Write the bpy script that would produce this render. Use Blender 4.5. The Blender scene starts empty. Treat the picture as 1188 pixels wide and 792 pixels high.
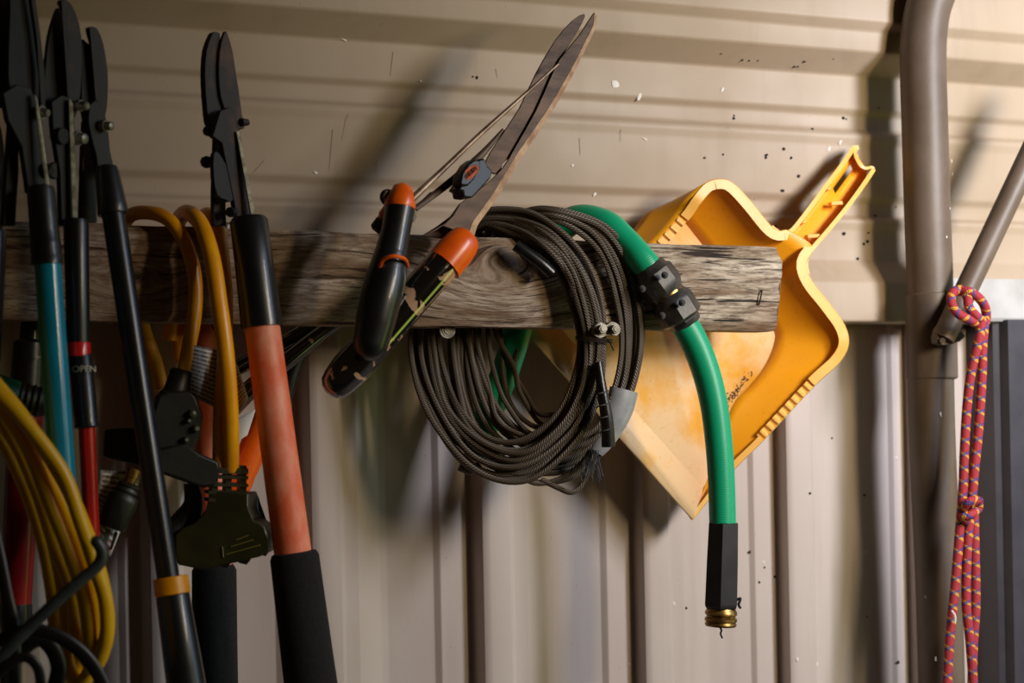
import bpy, bmesh, math, random
from mathutils import Vector, Matrix, noise
from math import sin, cos, pi, radians, sqrt, exp
random.seed(7)
SC = bpy.context.scene
COL = SC.collection

# ------------------------------------------------------------------ camera
FPX, CX, CY = 1650.0, 594.0, 396.0
YAW, ROLL, Y0 = radians(19.7), 0.02, 477.0
CAM = Vector((0.0, -1.53, 1.30))
_F = Vector((sin(YAW), cos(YAW), 0))
_R0 = Vector((cos(YAW), -sin(YAW), 0)); _U0 = Vector((0, 0, 1))
_R = _R0*cos(ROLL) - _U0*sin(ROLL)
_U = _U0*cos(ROLL) + _R0*sin(ROLL)
cd = bpy.data.cameras.new('camera'); cam = bpy.data.objects.new('camera', cd); COL.objects.link(cam)
cd.sensor_width = 36; cd.lens = 36*FPX/1188; cd.shift_y = (Y0-CY)/1188.0
cd.clip_start = 0.02
M = Matrix((( _R.x, _U.x, -_F.x), (_R.y, _U.y, -_F.y), (_R.z, _U.z, -_F.z))).to_4x4()
M.translation = CAM; cam.matrix_world = M
cd.dof.use_dof = True; cd.dof.focus_distance = 1.50; cd.dof.aperture_fstop = 4.5
SC.camera = cam

# ------------------------------------------------------------------ light
SC.view_settings.view_transform = 'Standard'; SC.view_settings.look = 'None'
SC.view_settings.gamma = 1; SC.view_settings.use_curve_mapping = False
SC.view_settings.exposure = 0.08
W_ = bpy.data.worlds.new('world'); SC.world = W_; W_.use_nodes = True
wn = W_.node_tree; wbg = wn.nodes['Background']
# dim warm interior with one open doorway to the right: sky above, sunlit garden below
def wmath(op, a, b=None, c=None):
    n = wn.nodes.new('ShaderNodeMath'); n.operation = op
    for i_, v_ in enumerate((a, b, c)):
        if v_ is None: continue
        if isinstance(v_, (int, float)): n.inputs[i_].default_value = v_
        else: wn.links.new(v_, n.inputs[i_])
    return n.outputs[0]
def wstep(v_, lo_, hi_):
    n = wn.nodes.new('ShaderNodeMapRange'); n.interpolation_type = 'SMOOTHSTEP'
    n.inputs[1].default_value = lo_; n.inputs[2].default_value = hi_; wn.links.new(v_, n.inputs[0]); return n.outputs[0]
wt = wn.nodes.new('ShaderNodeTexCoord'); ws = wn.nodes.new('ShaderNodeSeparateXYZ'); wn.links.new(wt.outputs['Generated'], ws.inputs[0])
waz = wmath('ARCTAN2', ws.outputs[1], ws.outputs[0])       # 0 = +X, negative towards the viewer
door = wmath('MULTIPLY', wstep(waz, -.56, -.50), wstep(waz, -.20, -.26))
door = wmath('MULTIPLY', door, wmath('MULTIPLY', wstep(ws.outputs[2], -.78, -.70), wstep(ws.outputs[2], .52, .44)))
wm = wn.nodes.new('ShaderNodeMix'); wm.data_type = 'RGBA'; wn.links.new(wstep(ws.outputs[2], .02, .10), wm.inputs[0])
wm.inputs[6].default_value = (.50, .62, .10, 1); wm.inputs[7].default_value = (.55, .75, 1.15, 1)
wm2 = wn.nodes.new('ShaderNodeMix'); wm2.data_type = 'RGBA'; wn.links.new(door, wm2.inputs[0])
wm2.inputs[6].default_value = (.014, .0092, .0038, 1)
wsc = wn.nodes.new('ShaderNodeVectorMath'); wsc.operation = 'SCALE'; wsc.inputs[3].default_value = 2.0
wn.links.new(wm.outputs[2], wsc.inputs[0]); wn.links.new(wsc.outputs[0], wm2.inputs[7])
wn.links.new(wm2.outputs[2], wbg.inputs[0]); wbg.inputs[1].default_value = 1.0
def area(name, loc, target, sx, sy, col, power):
    l = bpy.data.lights.new(name, 'AREA'); l.shape = 'RECTANGLE'; l.size = sx; l.size_y = sy
    l.color = col; l.energy = power
    o = bpy.data.objects.new(name, l); COL.objects.link(o); o.location = loc
    o.rotation_euler = (Vector(target)-Vector(loc)).to_track_quat('-Z', 'Y').to_euler()
    return o
area('doorway_sky_light', (1.40, -1.16, 1.86), (2.25, 0, 1.30), 0.32, 0.50, (0.88, 0.91, 1.0), 37)
area('doorway_garden_light', (1.16, -1.28, 1.66), (1.80, 0, 1.30), 0.16, 0.34, (1.0, 0.78, 0.46), 9)

# ------------------------------------------------------------------ helpers
def ray(px, py):
    return _F + _R*((px-CX)/FPX) + _U*((Y0-py)/FPX)
def P(px, py, Y=0.0):
    d = ray(px, py); t = (Y-CAM.y)/d.y
    return CAM + d*t
def S(px, py, Y):                       # metres per photo pixel at that place
    return (P(px, py, Y)-CAM).dot(_F)/FPX
def lin(h):
    c = [int(h[i:i+2], 16)/255 for i in (0, 2, 4)]
    return tuple((x/12.92 if x <= .04045 else ((x+.055)/1.055)**2.4) for x in c)+(1,)

def tag(o, label=None, cat=None, group=None, kind=None):
    if label: o['label'] = label
    if cat: o['category'] = cat
    if group: o['group'] = group
    if kind: o['kind'] = kind
    return o
def thing(name, label, cat, loc, group=None):
    o = bpy.data.objects.new(name, None); COL.objects.link(o); o.location = loc
    o.empty_display_size = .02
    return tag(o, label, cat, group)
def wloc(o):
    l = Vector(o.location)
    while o.parent: o = o.parent; l = Vector((0, 0, 0)) + l if False else l
    return l
def obj(name, bm, m, parent=None, smooth=True, bevel=0, label=None, angle=40):
    me = bpy.data.meshes.new(name)
    bmesh.ops.recalc_face_normals(bm, faces=bm.faces)
    bm.to_mesh(me); bm.free()
    o = bpy.data.objects.new(name, me); COL.objects.link(o)
    for mm in (m if isinstance(m, (list, tuple)) else [m]): me.materials.append(mm)
    if smooth:
        for p in me.polygons: p.use_smooth = True
        me.set_sharp_from_angle(angle=radians(angle))
    if parent:
        o.parent = parent
        if parent.type == 'EMPTY':
            o.matrix_parent_inverse = Matrix.Translation(-Vector(parent.location))
    if bevel:
        b = o.modifiers.new('bevel', 'BEVEL'); b.width = bevel; b.segments = 2; b.limit_method = 'ANGLE'
        b.angle_limit = radians(35)
    if label: o['label'] = label
    return o

def catmull(pts, n=6, closed=False):
    pts = [Vector(p) for p in pts]; N = len(pts); out = []
    if N < 3: return pts
    rng = range(N) if closed else range(N-1)
    for i in rng:
        if closed: a, b, c, d = pts[(i-1) % N], pts[i], pts[(i+1) % N], pts[(i+2) % N]
        else: a, b, c, d = pts[max(i-1, 0)], pts[i], pts[i+1], pts[min(i+2, N-1)]
        for k in range(n):
            t = k/n
            out.append(.5*((2*b)+(c-a)*t+(2*a-5*b+4*c-d)*t*t+(3*b-a-3*c+d)*t**3))
    if not closed: out.append(pts[-1])
    return out

def sweep(bm, pts, rad, seg=12, closed=False, cap=True, flat=None, twist=0.0, mi=0, roundcap=0):
    """tube through 3D pts; rad number, list or function(t); flat=(fx,fy) section scale; uv = (round, metres)"""
    uvl = bm.loops.layers.uv.verify()
    N = len(pts); L = [0.0]
    for i in range(1, N): L.append(L[-1]+(pts[i]-pts[i-1]).length)
    tot = L[-1] or 1
    def R(i):
        if callable(rad): return rad(L[i]/tot)
        if isinstance(rad, (list, tuple)): 
            f = L[i]/tot*(len(rad)-1); k = min(int(f), len(rad)-2); return rad[k]*(1-f+k)+rad[k+1]*(f-k)
        return rad
    def tan(i):
        if closed: return (pts[(i+1) % N]-pts[(i-1) % N]).normalized()
        return (pts[min(i+1, N-1)]-pts[max(i-1, 0)]).normalized()
    t0 = tan(0); ref = Vector((0, -1, 0))
    if abs(t0.dot(ref)) > .9: ref = Vector((0, 0, 1))
    nrm = (ref - t0*ref.dot(t0)).normalized()
    frames = []; tp = t0
    for i in range(N):
        t = tan(i); q = tp.rotation_difference(t); nrm = q @ nrm
        nrm = (nrm - t*nrm.dot(t)).normalized(); tp = t
        frames.append((t, nrm.copy(), t.cross(nrm)))
    corr = 0
    if closed:
        t, n0, b0 = frames[0]; q = frames[-1][0].rotation_difference(t); nn = q @ frames[-1][1]
        corr = -math.atan2(nn.dot(b0), nn.dot(n0))
    rings = []
    fx, fy = flat or (1, 1)
    prof = []
    ex = []
    if roundcap and not closed:
        r0, r1 = R(0), R(N-1)
        for k in range(roundcap, 0, -1):
            a = pi/2*k/(roundcap+.3); ex.append((0, -r0*sin(a), r0*cos(a), 0.0))
    for i in range(N): ex.append((i, 0, R(i), L[i]))
    if roundcap and not closed:
        for k in range(1, roundcap+1):
            a = pi/2*k/(roundcap+.3); ex.append((N-1, r1*sin(a), r1*cos(a), L[-1]))
    for (i, off, r, l) in ex:
        t, n, b = frames[i]; c = pts[i]+t*off
        ang0 = twist*l + (corr*i/N if closed else 0)
        rings.append(([bm.verts.new(c+n*(cos(2*pi*j/seg+ang0)*r*fx)+b*(sin(2*pi*j/seg+ang0)*r*fy)) for j in range(seg)], l+off))
    m = len(rings)
    for i in range(m if closed else m-1):
        A, la = rings[i]; B, lb = rings[(i+1) % m]
        if closed and i == m-1: lb = la+(pts[0]-pts[-1]).length
        for j in range(seg):
            f = bm.faces.new((A[j], A[(j+1) % seg], B[(j+1) % seg], B[j])); f.material_index = mi
            for lp, (u, v) in zip(f.loops, ((j/seg, la), ((j+1)/seg, la), ((j+1)/seg, lb), (j/seg, lb))): lp[uvl].uv = (u, v)
    if cap and not closed:
        for rr in (rings[0][0], rings[-1][0]):
            f = bm.faces.new(rr); f.material_index = mi
    return bm

def PX(pts):                            # photo pixels + depth -> metres
    return [P(*p) for p in pts]
def tube(name, pts, rpx, m, parent=None, n=6, closed=False, seg=14, flat=None, label=None, roundcap=0, bm=None, straight=False):
    """pts in (px,py,Y); rpx radius in photo pixels (number or list)"""
    own = bm is None
    if own: bm = bmesh.new()
    q = PX(pts); s = S(*pts[len(pts)//2])
    path = q if straight else catmull(q, n, closed)
    r = [x*s for x in rpx] if isinstance(rpx, (list, tuple)) else rpx*s
    sweep(bm, path, r, seg, closed, flat=flat, roundcap=roundcap)
    return obj(name, bm, m, parent, label=label) if own else bm

def lathe(name, a, b, prof, m, parent=None, seg=24, bm=None, flat=None, label=None, smooth=True):
    """a,b = (px,py,Y) axis ends; prof = [(t, radius px)]"""
    own = bm is None
    if own: bm = bmesh.new()
    A, B = P(*a), P(*b); ax = (B-A); s = (S(*a)+S(*b))/2
    t = ax.normalized(); n = Vector((0, -1, 0)); n = (n-t*n.dot(t)).normalized(); bb = t.cross(n)
    uvl = bm.loops.layers.uv.verify(); fx, fy = flat or (1, 1)
    rings = []
    for (tt, r) in prof:
        c = A+ax*tt; r = max(r*s, 1e-5)
        rings.append([bm.verts.new(c+n*(cos(2*pi*(j+.5)/seg)*r*fx)+bb*(sin(2*pi*(j+.5)/seg)*r*fy)) for j in range(seg)])
    for i in range(len(rings)-1):
        for j in range(seg):
            f = bm.faces.new((rings[i][j], rings[i][(j+1) % seg], rings[i+1][(j+1) % seg], rings[i+1][j]))
            for lp, (u, v) in zip(f.loops, ((j/seg, prof[i][0]), ((j+1)/seg, prof[i][0]), ((j+1)/seg, prof[i+1][0]), (j/seg, prof[i+1][0]))):
                lp[uvl].uv = (u, v*ax.length)
    bm.faces.new(rings[0]); bm.faces.new(rings[-1])
    return obj(name, bm, m, parent, label=label, smooth=smooth) if own else bm

def plate(name, poly, Y, th, m, parent=None, sm=0, bevel=.0006, tilt=(0, 0), bm=None, label=None, c=None):
    """outline in photo px, at depth Y (tilted by (dY/dpx, dY/dpy) about c), thickness th to the back"""
    own = bm is None
    if own: bm = bmesh.new()
    if sm: poly = [(v.x, v.y) for v in catmull([Vector((x, y, 0)) for x, y in poly], sm, True)]
    cx, cy = c or (sum(p[0] for p in poly)/len(poly), sum(p[1] for p in poly)/len(poly))
    q = [P(x, y, Y+tilt[0]*(x-cx)+tilt[1]*(y-cy)) for x, y in poly]
    f = [bm.verts.new(v) for v in q]; nv = Vector((0, 0, 0))
    for i in range(len(q)): nv += (q[i]-q[0]).cross(q[(i+1) % len(q)]-q[0])
    nv.normalize()
    if nv.y < 0: nv = -nv
    k = [bm.verts.new(v+nv*th) for v in q]
    f1 = bm.faces.new(f); f2 = bm.faces.new(k[::-1])
    for i in range(len(q)):
        j = (i+1) % len(q); bm.faces.new((f[i], k[i], k[j], f[j]))
    bmesh.ops.triangulate(bm, faces=[f1, f2])
    return obj(name, bm, m, parent, bevel=bevel, label=label, angle=30) if own else bm

def boltbm(c, r, h, head=True, bm=None):
    """a bolt facing the camera side: washer + hex/dome head; c=(px,py,Y), r px"""
    bm = bm or bmesh.new(); p = P(*c); s = S(*c)
    for (rr, y0, y1, seg) in ((r*1.25, 0, -.0012, 20), (r, -.0012, -h, 6 if head else 16), (r*.62, -h, -h-.0012, 12)):
        a = [bm.verts.new(p+Vector((cos(2*pi*j/seg)*rr*s, y0, sin(2*pi*j/seg)*rr*s))) for j in range(seg)]
        b = [bm.verts.new(p+Vector((cos(2*pi*j/seg)*rr*s*.94, y1, sin(2*pi*j/seg)*rr*s*.94))) for j in range(seg)]
        bm.faces.new(a); bm.faces.new(b)
        for j in range(seg): bm.faces.new((a[j], a[(j+1) % seg], b[(j+1) % seg], b[j]))
    return bm

# ------------------------------------------------------------------ materials
def nodes(name):
    m = bpy.data.materials.new(name); m.use_nodes = True; nt = m.node_tree
    return m, nt, nt.nodes['Principled BSDF']
def N(nt, typ, **kw):
    n = nt.nodes.new('ShaderNode'+typ)
    for k, v in kw.items():
        if isinstance(v, tuple) and k.startswith('i_') is False and hasattr(n, k): setattr(n, k, v)
        else: setattr(n, k, v)
    return n
def math_(nt, op, a, b=None, c=None, clamp=False):
    n = nt.nodes.new('ShaderNodeMath'); n.operation = op; n.use_clamp = clamp
    for i, v in enumerate((a, b, c)):
        if v is None: continue
        if isinstance(v, (int, float)): n.inputs[i].default_value = v
        else: nt.links.new(v, n.inputs[i])
    return n.outputs[0]
def mix(nt, f, a, b):
    n = nt.nodes.new('ShaderNodeMix'); n.data_type = 'RGBA'
    for i, v in ((0, f), (6, a), (7, b)):
        if isinstance(v, (int, float, tuple)): n.inputs[i].default_value = v
        else: nt.links.new(v, n.inputs[i])
    return n.outputs[2]
def ramp(nt, v, lo, hi):
    n = nt.nodes.new('ShaderNodeMapRange'); n.inputs[1].default_value = lo; n.inputs[2].default_value = hi
    nt.links.new(v, n.inputs[0]); return n.outputs[0]
def coords(nt, scale=(1, 1, 1), kind='Object', loc=(0, 0, 0)):
    t = nt.nodes.new('ShaderNodeTexCoord'); mp = nt.nodes.new('ShaderNodeMapping')
    mp.inputs['Scale'].default_value = scale; mp.inputs['Location'].default_value = loc
    nt.links.new(t.outputs[kind], mp.inputs[0]); return mp.outputs[0]
def noi(nt, vec, scale, detail=4, rough=.55, dist=0):
    n = nt.nodes.new('ShaderNodeTexNoise'); nt.links.new(vec, n.inputs['Vector'])
    n.inputs['Scale'].default_value = scale; n.inputs['Detail'].default_value = detail
    n.inputs['Roughness'].default_value = rough; n.inputs['Distortion'].default_value = dist
    return n.outputs[0]
def bump(nt, bs, h, strength=.3, dist=.001):
    n = nt.nodes.new('ShaderNodeBump'); n.inputs['Strength'].default_value = strength; n.inputs['Distance'].default_value = dist
    nt.links.new(h, n.inputs['Height']); nt.links.new(n.outputs[0], bs.inputs['Normal'])
def mat(name, c1, c2=None, sc=60, rough=.45, metal=0, bs=.15, coat=0, lo=.4, hi=.65, stretch=(1, 1, 1), spec=.5, bsc=None):
    m, nt, b = nodes(name); v = coords(nt, stretch)
    n1 = noi(nt, v, sc)
    c1 = lin(c1) if isinstance(c1, str) else c1
    if c2:
        c2 = lin(c2) if isinstance(c2, str) else c2
        nt.links.new(mix(nt, ramp(nt, n1, lo, hi), c1, c2), b.inputs['Base Color'])
    else: b.inputs['Base Color'].default_value = c1
    b.inputs['Roughness'].default_value = rough; b.inputs['Metallic'].default_value = metal
    b.inputs['Specular IOR Level'].default_value = spec
    if coat: b.inputs['Coat Weight'].default_value = coat; b.inputs['Coat Roughness'].default_value = .08
    if bs: bump(nt, b, noi(nt, v, bsc or sc*5), bs, .0008)
    return m

def wall_material(name, c1, c2, streak):
    m, nt, b = nodes(name); v = coords(nt)
    n1 = noi(nt, v, 3.5, 5); n2 = noi(nt, coords(nt, streak), 24, 4, .6)
    col = mix(nt, ramp(nt, n1, .3, .7), lin(c1), lin(c2))
    col = mix(nt, math_(nt, 'MULTIPLY', ramp(nt, n2, .52, .85), .22), col, lin('6a563f'))
    sc = math_(nt, 'MULTIPLY', ramp(nt, noi(nt, coords(nt, (3, 1, 1)), 70, 3), .73, .78), .5)
    col = mix(nt, sc, col, lin('4a3a2a'))
    nt.links.new(col, b.inputs['Base Color'])
    b.inputs['Roughness'].default_value = .48
    nt.links.new(ramp(nt, n1, -.4, 1.2), b.inputs['Roughness'])
    bump(nt, b, noi(nt, coords(nt, streak), 60), .12, .001)
    return m
M_wall = wall_material('beige painted steel', 'ae9c88', 'a08c74', (1, 1, .12))
M_wall2 = wall_material('greige painted steel', 'c4b7b0', 'b8aaa0', (1, 1, .06))
M_speck = mat('fly speck', '0d0b09', rough=.8, bs=0)
M_chip = mat('bare paint chip', 'd8d2c8', rough=.5, bs=0)
M_lip = mat('pale painted flashing', 'b0aeac', 'a09e9a', sc=20, rough=.45, bs=.05)
M_pipe = mat('taupe painted pipe', '65564a', '58493b', sc=14, rough=.5, bs=.25, bsc=120)
M_post = mat('dark violet painted post', '37343c', '2c2a33', sc=20, rough=.5, bs=.05)

def wood_material():
    m, nt, b = nodes('weathered grey timber'); t = nt.nodes.new('ShaderNodeTexCoord'); sep = nt.nodes.new('ShaderNodeSeparateXYZ')
    nt.links.new(t.outputs['Object'], sep.inputs[0]); x, y, z = sep.outputs
    k1, k2 = P(590, 303, -.13), P(158, 321, -.13)
    g = z; mask = None
    for k, w in ((k1, .042), (k2, .022)):
        dx = math_(nt, 'MULTIPLY', math_(nt, 'SUBTRACT', x, k.x), .55); dz = math_(nt, 'SUBTRACT', z, k.z)
        d = math_(nt, 'SQRT', math_(nt, 'ADD', math_(nt, 'MULTIPLY', dx, dx), math_(nt, 'MULTIPLY', dz, dz)))
        e = math_(nt, 'EXPONENT', math_(nt, 'MULTIPLY', math_(nt, 'POWER', math_(nt, 'DIVIDE', d, w), 2.0), -1.0))
        tgt = math_(nt, 'ADD', d, k.z)
        g = math_(nt, 'ADD', math_(nt, 'MULTIPLY', g, math_(nt, 'SUBTRACT', 1.0, e)), math_(nt, 'MULTIPLY', tgt, e))
        core = ramp(nt, d, w*.36, w*.12)
        mask = core if mask is None else math_(nt, 'MAXIMUM', mask, core)
    cmb = nt.nodes.new('ShaderNodeCombineXYZ')
    nt.links.new(math_(nt, 'MULTIPLY', x, .12), cmb.inputs[0]); nt.links.new(math_(nt, 'MULTIPLY', y, .8), cmb.inputs[1]); nt.links.new(g, cmb.inputs[2])
    v = cmb.outputs[0]
    big = noi(nt, v, 45, 5, .6, .4); fine = noi(nt, v, 330, 4, .75, .3)
    cm2 = nt.nodes.new('ShaderNodeCombineXYZ'); nt.links.new(math_(nt, 'MULTIPLY', x, .05), cm2.inputs[0]); nt.links.new(y, cm2.inputs[1]); nt.links.new(g, cm2.inputs[2])
    crack = noi(nt, cm2.outputs[0], 200, 3, .5, .5)
    col = mix(nt, ramp(nt, big, .38, .62), lin('8a725a'), lin('d8cab6'))
    col = mix(nt, math_(nt, 'MULTIPLY', ramp(nt, fine, .42, .62), .85), col, lin('4e3a28'))
    ck = ramp(nt, crack, .395, .35)
    col = mix(nt, ck, col, lin('1d140c'))
    stain = noi(nt, coords(nt, (1, 1, 3)), 9, 3)
    col = mix(nt, math_(nt, 'MULTIPLY', ramp(nt, stain, .52, .7), .5), col, lin('6b4424'))
    # the board is greyer and paler at its cut end, browner at the other
    f = ramp(nt, x, P(760, 330, -.13).x, P(330, 330, -.13).x)
    col = mix(nt, math_(nt, 'MULTIPLY', f, .42), col, lin('6b4526'))
    col = mix(nt, math_(nt, 'MULTIPLY', mask, .85), col, lin('24140b'))
    nt.links.new(col, b.inputs['Base Color']); b.inputs['Roughness'].default_value = .82
    h = math_(nt, 'SUBTRACT', math_(nt, 'MULTIPLY', fine, .6), math_(nt, 'ADD', math_(nt, 'MULTIPLY', ck, 1.2), mask))
    bump(nt, b, h, 1.0, .002)
    return m
M_wood = wood_material()

def cable_material(name, c1, c2, freq, n=6, rough=.5, metal=.4, bs=.9, dist=.0012):
    m, nt, b = nodes(name); t = nt.nodes.new('ShaderNodeTexCoord'); sep = nt.nodes.new('ShaderNodeSeparateXYZ')
    nt.links.new(t.outputs['UV'], sep.inputs[0]); u, v, _ = sep.outputs
    ph = math_(nt, 'ADD', math_(nt, 'MULTIPLY', u, float(n)), math_(nt, 'MULTIPLY', v, freq))
    w = math_(nt, 'ABSOLUTE', math_(nt, 'SINE', math_(nt, 'MULTIPLY', ph, pi)))
    col = mix(nt, ramp(nt, w, .1, .75), lin(c2), lin(c1))
    dirt = noi(nt, coords(nt), 40)
    col = mix(nt, math_(nt, 'MULTIPLY', ramp(nt, dirt, .5, .7), .5), col, lin('4a3a28'))
    nt.links.new(col, b.inputs['Base Color'])
    b.inputs['Roughness'].default_value = rough; b.inputs['Metallic'].default_value = metal
    bump(nt, b, w, bs, dist); return m
M_wire = cable_material('dark greasy wire rope', '6a5f52', '120e0b', 300.0, 6, rough=.5, metal=.15, bs=.7, dist=.0009)

def rope_material():
    m, nt, b = nodes('red braided cord with flecks'); t = nt.nodes.new('ShaderNodeTexCoord')
    mp = nt.nodes.new('ShaderNodeMapping'); mp.inputs['Scale'].default_value = (1, 1, 1); nt.links.new(t.outputs['UV'], mp.inputs[0])
    sep = nt.nodes.new('ShaderNodeSeparateXYZ'); nt.links.new(mp.outputs[0], sep.inputs[0]); u, v, _ = sep.outputs
    a = math_(nt, 'ADD', math_(nt, 'MULTIPLY', u, 1.0), math_(nt, 'MULTIPLY', v, 62.0))
    c = math_(nt, 'SUBTRACT', math_(nt, 'MULTIPLY', u, 1.0), math_(nt, 'MULTIPLY', v, 62.0))
    fa = math_(nt, 'FRACT', a); fc = math_(nt, 'FRACT', c)
    by = math_(nt, 'LESS_THAN', fa, .2); bb = math_(nt, 'LESS_THAN', fc, .2)
    fine = math_(nt, 'ABSOLUTE', math_(nt, 'SINE', math_(nt, 'MULTIPLY', math_(nt, 'ADD', math_(nt, 'MULTIPLY', u, 6.0), math_(nt, 'MULTIPLY', v, 500.0)), pi)))
    fine2 = math_(nt, 'ABSOLUTE', math_(nt, 'SINE', math_(nt, 'MULTIPLY', math_(nt, 'SUBTRACT', math_(nt, 'MULTIPLY', u, 6.0), math_(nt, 'MULTIPLY', v, 500.0)), pi)))
    h = math_(nt, 'MULTIPLY', fine, fine2)
    ck = math_(nt, 'GREATER_THAN', fine, .45); ck2 = math_(nt, 'GREATER_THAN', fine2, .45)
    col = mix(nt, ramp(nt, h, .0, .5), lin('6e1220'), lin('b83038'))
    col = mix(nt, math_(nt, 'MULTIPLY', by, ck), col, lin('e0b030'))
    col = mix(nt, math_(nt, 'MULTIPLY', bb, ck2), col, lin('22408c'))
    nt.links.new(col, b.inputs['Base Color']); b.inputs['Roughness'].default_value = .7
    bump(nt, b, h, .6, .0008); return m
M_rope = rope_material()

def hose_material():
    m, nt, b = nodes('green ribbed garden hose'); t = nt.nodes.new('ShaderNodeTexCoord'); sep = nt.nodes.new('ShaderNodeSeparateXYZ')
    nt.links.new(t.outputs['UV'], sep.inputs[0]); u, v, _ = sep.outputs
    w = math_(nt, 'SINE', math_(nt, 'MULTIPLY', math_(nt, 'ADD', math_(nt, 'MULTIPLY', v, 560.0), math_(nt, 'MULTIPLY', u, 1.0)), 2*pi))
    col = mix(nt, ramp(nt, w, -1, 1), lin('0c9a6c'), lin('16ac7c'))
    nt.links.new(col, b.inputs['Base Color']); b.inputs['Roughness'].default_value = .36
    b.inputs['Subsurface Weight'].default_value = .15; b.inputs['Subsurface Radius'].default_value = (.002, .006, .004)
    bump(nt, b, w, .16, .0005); return m
M_hose = hose_material()

def plastic_pan(name, base, worn, amt_lo, amt_hi, sc):
    m, nt, b = nodes(name); v = coords(nt)
    n1 = noi(nt, v, sc, 5, .6); n2 = noi(nt, v, 160, 4); n3 = noi(nt, coords(nt, (1, 1, 3)), 420, 2)
    col = mix(nt, ramp(nt, n1, amt_lo, amt_hi), lin(base), lin(worn))
    col = mix(nt, math_(nt, 'MULTIPLY', ramp(nt, n2, .62, .75), .35), col, lin('c07820'))
    col = mix(nt, ramp(nt, n3, .77, .80), col, lin('3a2410'))
    nt.links.new(col, b.inputs['Base Color']); b.inputs['Roughness'].default_value = .42
    b.inputs['Subsurface Weight'].default_value = .25; b.inputs['Subsurface Radius'].default_value = (.012, .006, .001)
    bump(nt, b, n2, .05, .001); return m
M_pan = plastic_pan('yellow dustpan plastic', 'f2a50a', 'eea01a', .3, .7, 8)
M_panrim = plastic_pan('pale worn dustpan rim', 'f4c06a', 'f0b04a', .35, .65, 14)
M_panfloor = plastic_pan('scuffed pale dustpan floor', 'eaa838', 'ecc89a', .36, .52, 9)

M_brass = mat('dull brass', 'a8854a', '6a5028', sc=90, rough=.35, metal=.9, bs=.2)
M_fit = mat('scuffed black hose fitting', '2b2b2b', '46423c', sc=50, rough=.42, bs=.2)
M_sleeve = mat('black vinyl sleeve', '16181b', '24262a', sc=30, rough=.45, bs=.08)
M_blade = mat('brown tarnished blade steel', '4a392d', '30231a', sc=22, rough=.5, metal=.55, bs=.2, stretch=(1, 1, 3))
M_edge = mat('rusty ground edge with painted catchlight', 'b89a78', '8a6444', sc=45, rough=.5, metal=.2, bs=.35)  # rusty steel, lightened to stand in for light on the bevel
M_rust2 = mat('grey brown drawn steel', '8a7464', '5e4a3c', sc=45, rough=.4, metal=.5, bs=.2)
M_brite = mat('steel edge painted as lit', 'cfccb8', '8a8470', sc=120, rough=.45, metal=.3, bs=.3)  # lopper arm edges facing the light: that brightness is put into the colour
M_dark = mat('dark oxidised steel', '120e0b', '0a0807', sc=30, rough=.6, metal=.15, bs=.2)
M_rust = mat('rust-flecked dark steel', '1a120e', '4e2e1b', sc=35, rough=.6, metal=.2, bs=.3, lo=.52, hi=.78)
M_steel = mat('bright galvanised steel', '8a8880', '5e5a50', sc=80, rough=.45, metal=.6, bs=.2)
M_rubber = mat('black rubber grip', '0c0f11', '13171a', sc=20, rough=.38, bs=.1, coat=.25)
M_foam = mat('black foam grip', '0c0c0d', '151515', sc=200, rough=.95, bs=.8, bsc=900)
M_gloss = mat('glossy black enamel', '08080a', rough=.12, bs=0, coat=1)
M_orange = mat('orange plastic collar', 'f0660e', 'de540a', sc=30, rough=.3, bs=.03)
M_ortube = mat('faded orange fibreglass shaft', 'e86a42', 'f09a7a', sc=50, rough=.5, bs=.2, stretch=(1, 1, .5))
M_blue = mat('blue enamel shaft', '0b86a8', '0a7898', sc=20, rough=.22, bs=.03, coat=.4)
M_red = mat('red enamel shaft', 'c81a14', 'a8120e', sc=20, rough=.25, bs=.03, coat=.4)
M_darkred = mat('deep red plastic shaft', '8f0f16', '74090f', sc=20, rough=.3, bs=.03)
M_blackpaint = mat('satin black shaft', '101216', '181a1e', sc=25, rough=.3, bs=.08)
M_yelband = mat('amber plastic ring', 'e0960e', 'c87e0a', sc=40, rough=.35, bs=.03)
M_cord = mat('amber extension cord sheath', 'f4aa10', 'e8960a', sc=30, rough=.35, bs=.05)
M_cordy = mat('yellow cable sheath', 'f0bc12', 'e2a80e', sc=30, rough=.35, bs=.05)
M_plug = mat('black moulded plug rubber', '15150f', '1f1f16', sc=40, rough=.45, bs=.15)
M_plugg = mat('embossed olive black rubber', '35351c', '2a2a16', sc=40, rough=.4, bs=.1)
M_tape = mat('silver duct tape', 'b2b4b8', '9a9ca0', sc=30, rough=.3, metal=.3, bs=.1)
M_etape = mat('black electrical tape', '0e0e0f', '1a1a1a', sc=60, rough=.3, bs=.2)
M_grey = mat('grey coated steel hook', '3b4244', '2c3233', sc=40, rough=.4, bs=.1)
M_strap = mat('black rubber band', '0a0b0c', '131415', sc=30, rough=.4, bs=.05)
M_concrete = mat('grey concrete', '6a625a', '565049', sc=6, rough=.9, bs=.3)
M_ink = mat('pale printed lettering', 'b8b4a0', rough=.6, bs=0)
M_redink = mat('red printed ink', 'b8283a', rough=.6, bs=0)
M_yellowink = mat('olive embossed lettering', '7a7434', rough=.5, bs=0)
M_green = mat('green plastic fitting', '0a4a30', '0c5a3a', sc=30, rough=.4, bs=.1)
M_wire2 = mat('steel grey frayed strand', '6f7478', '40444a', sc=90, rough=.4, metal=.6, bs=0)

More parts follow.
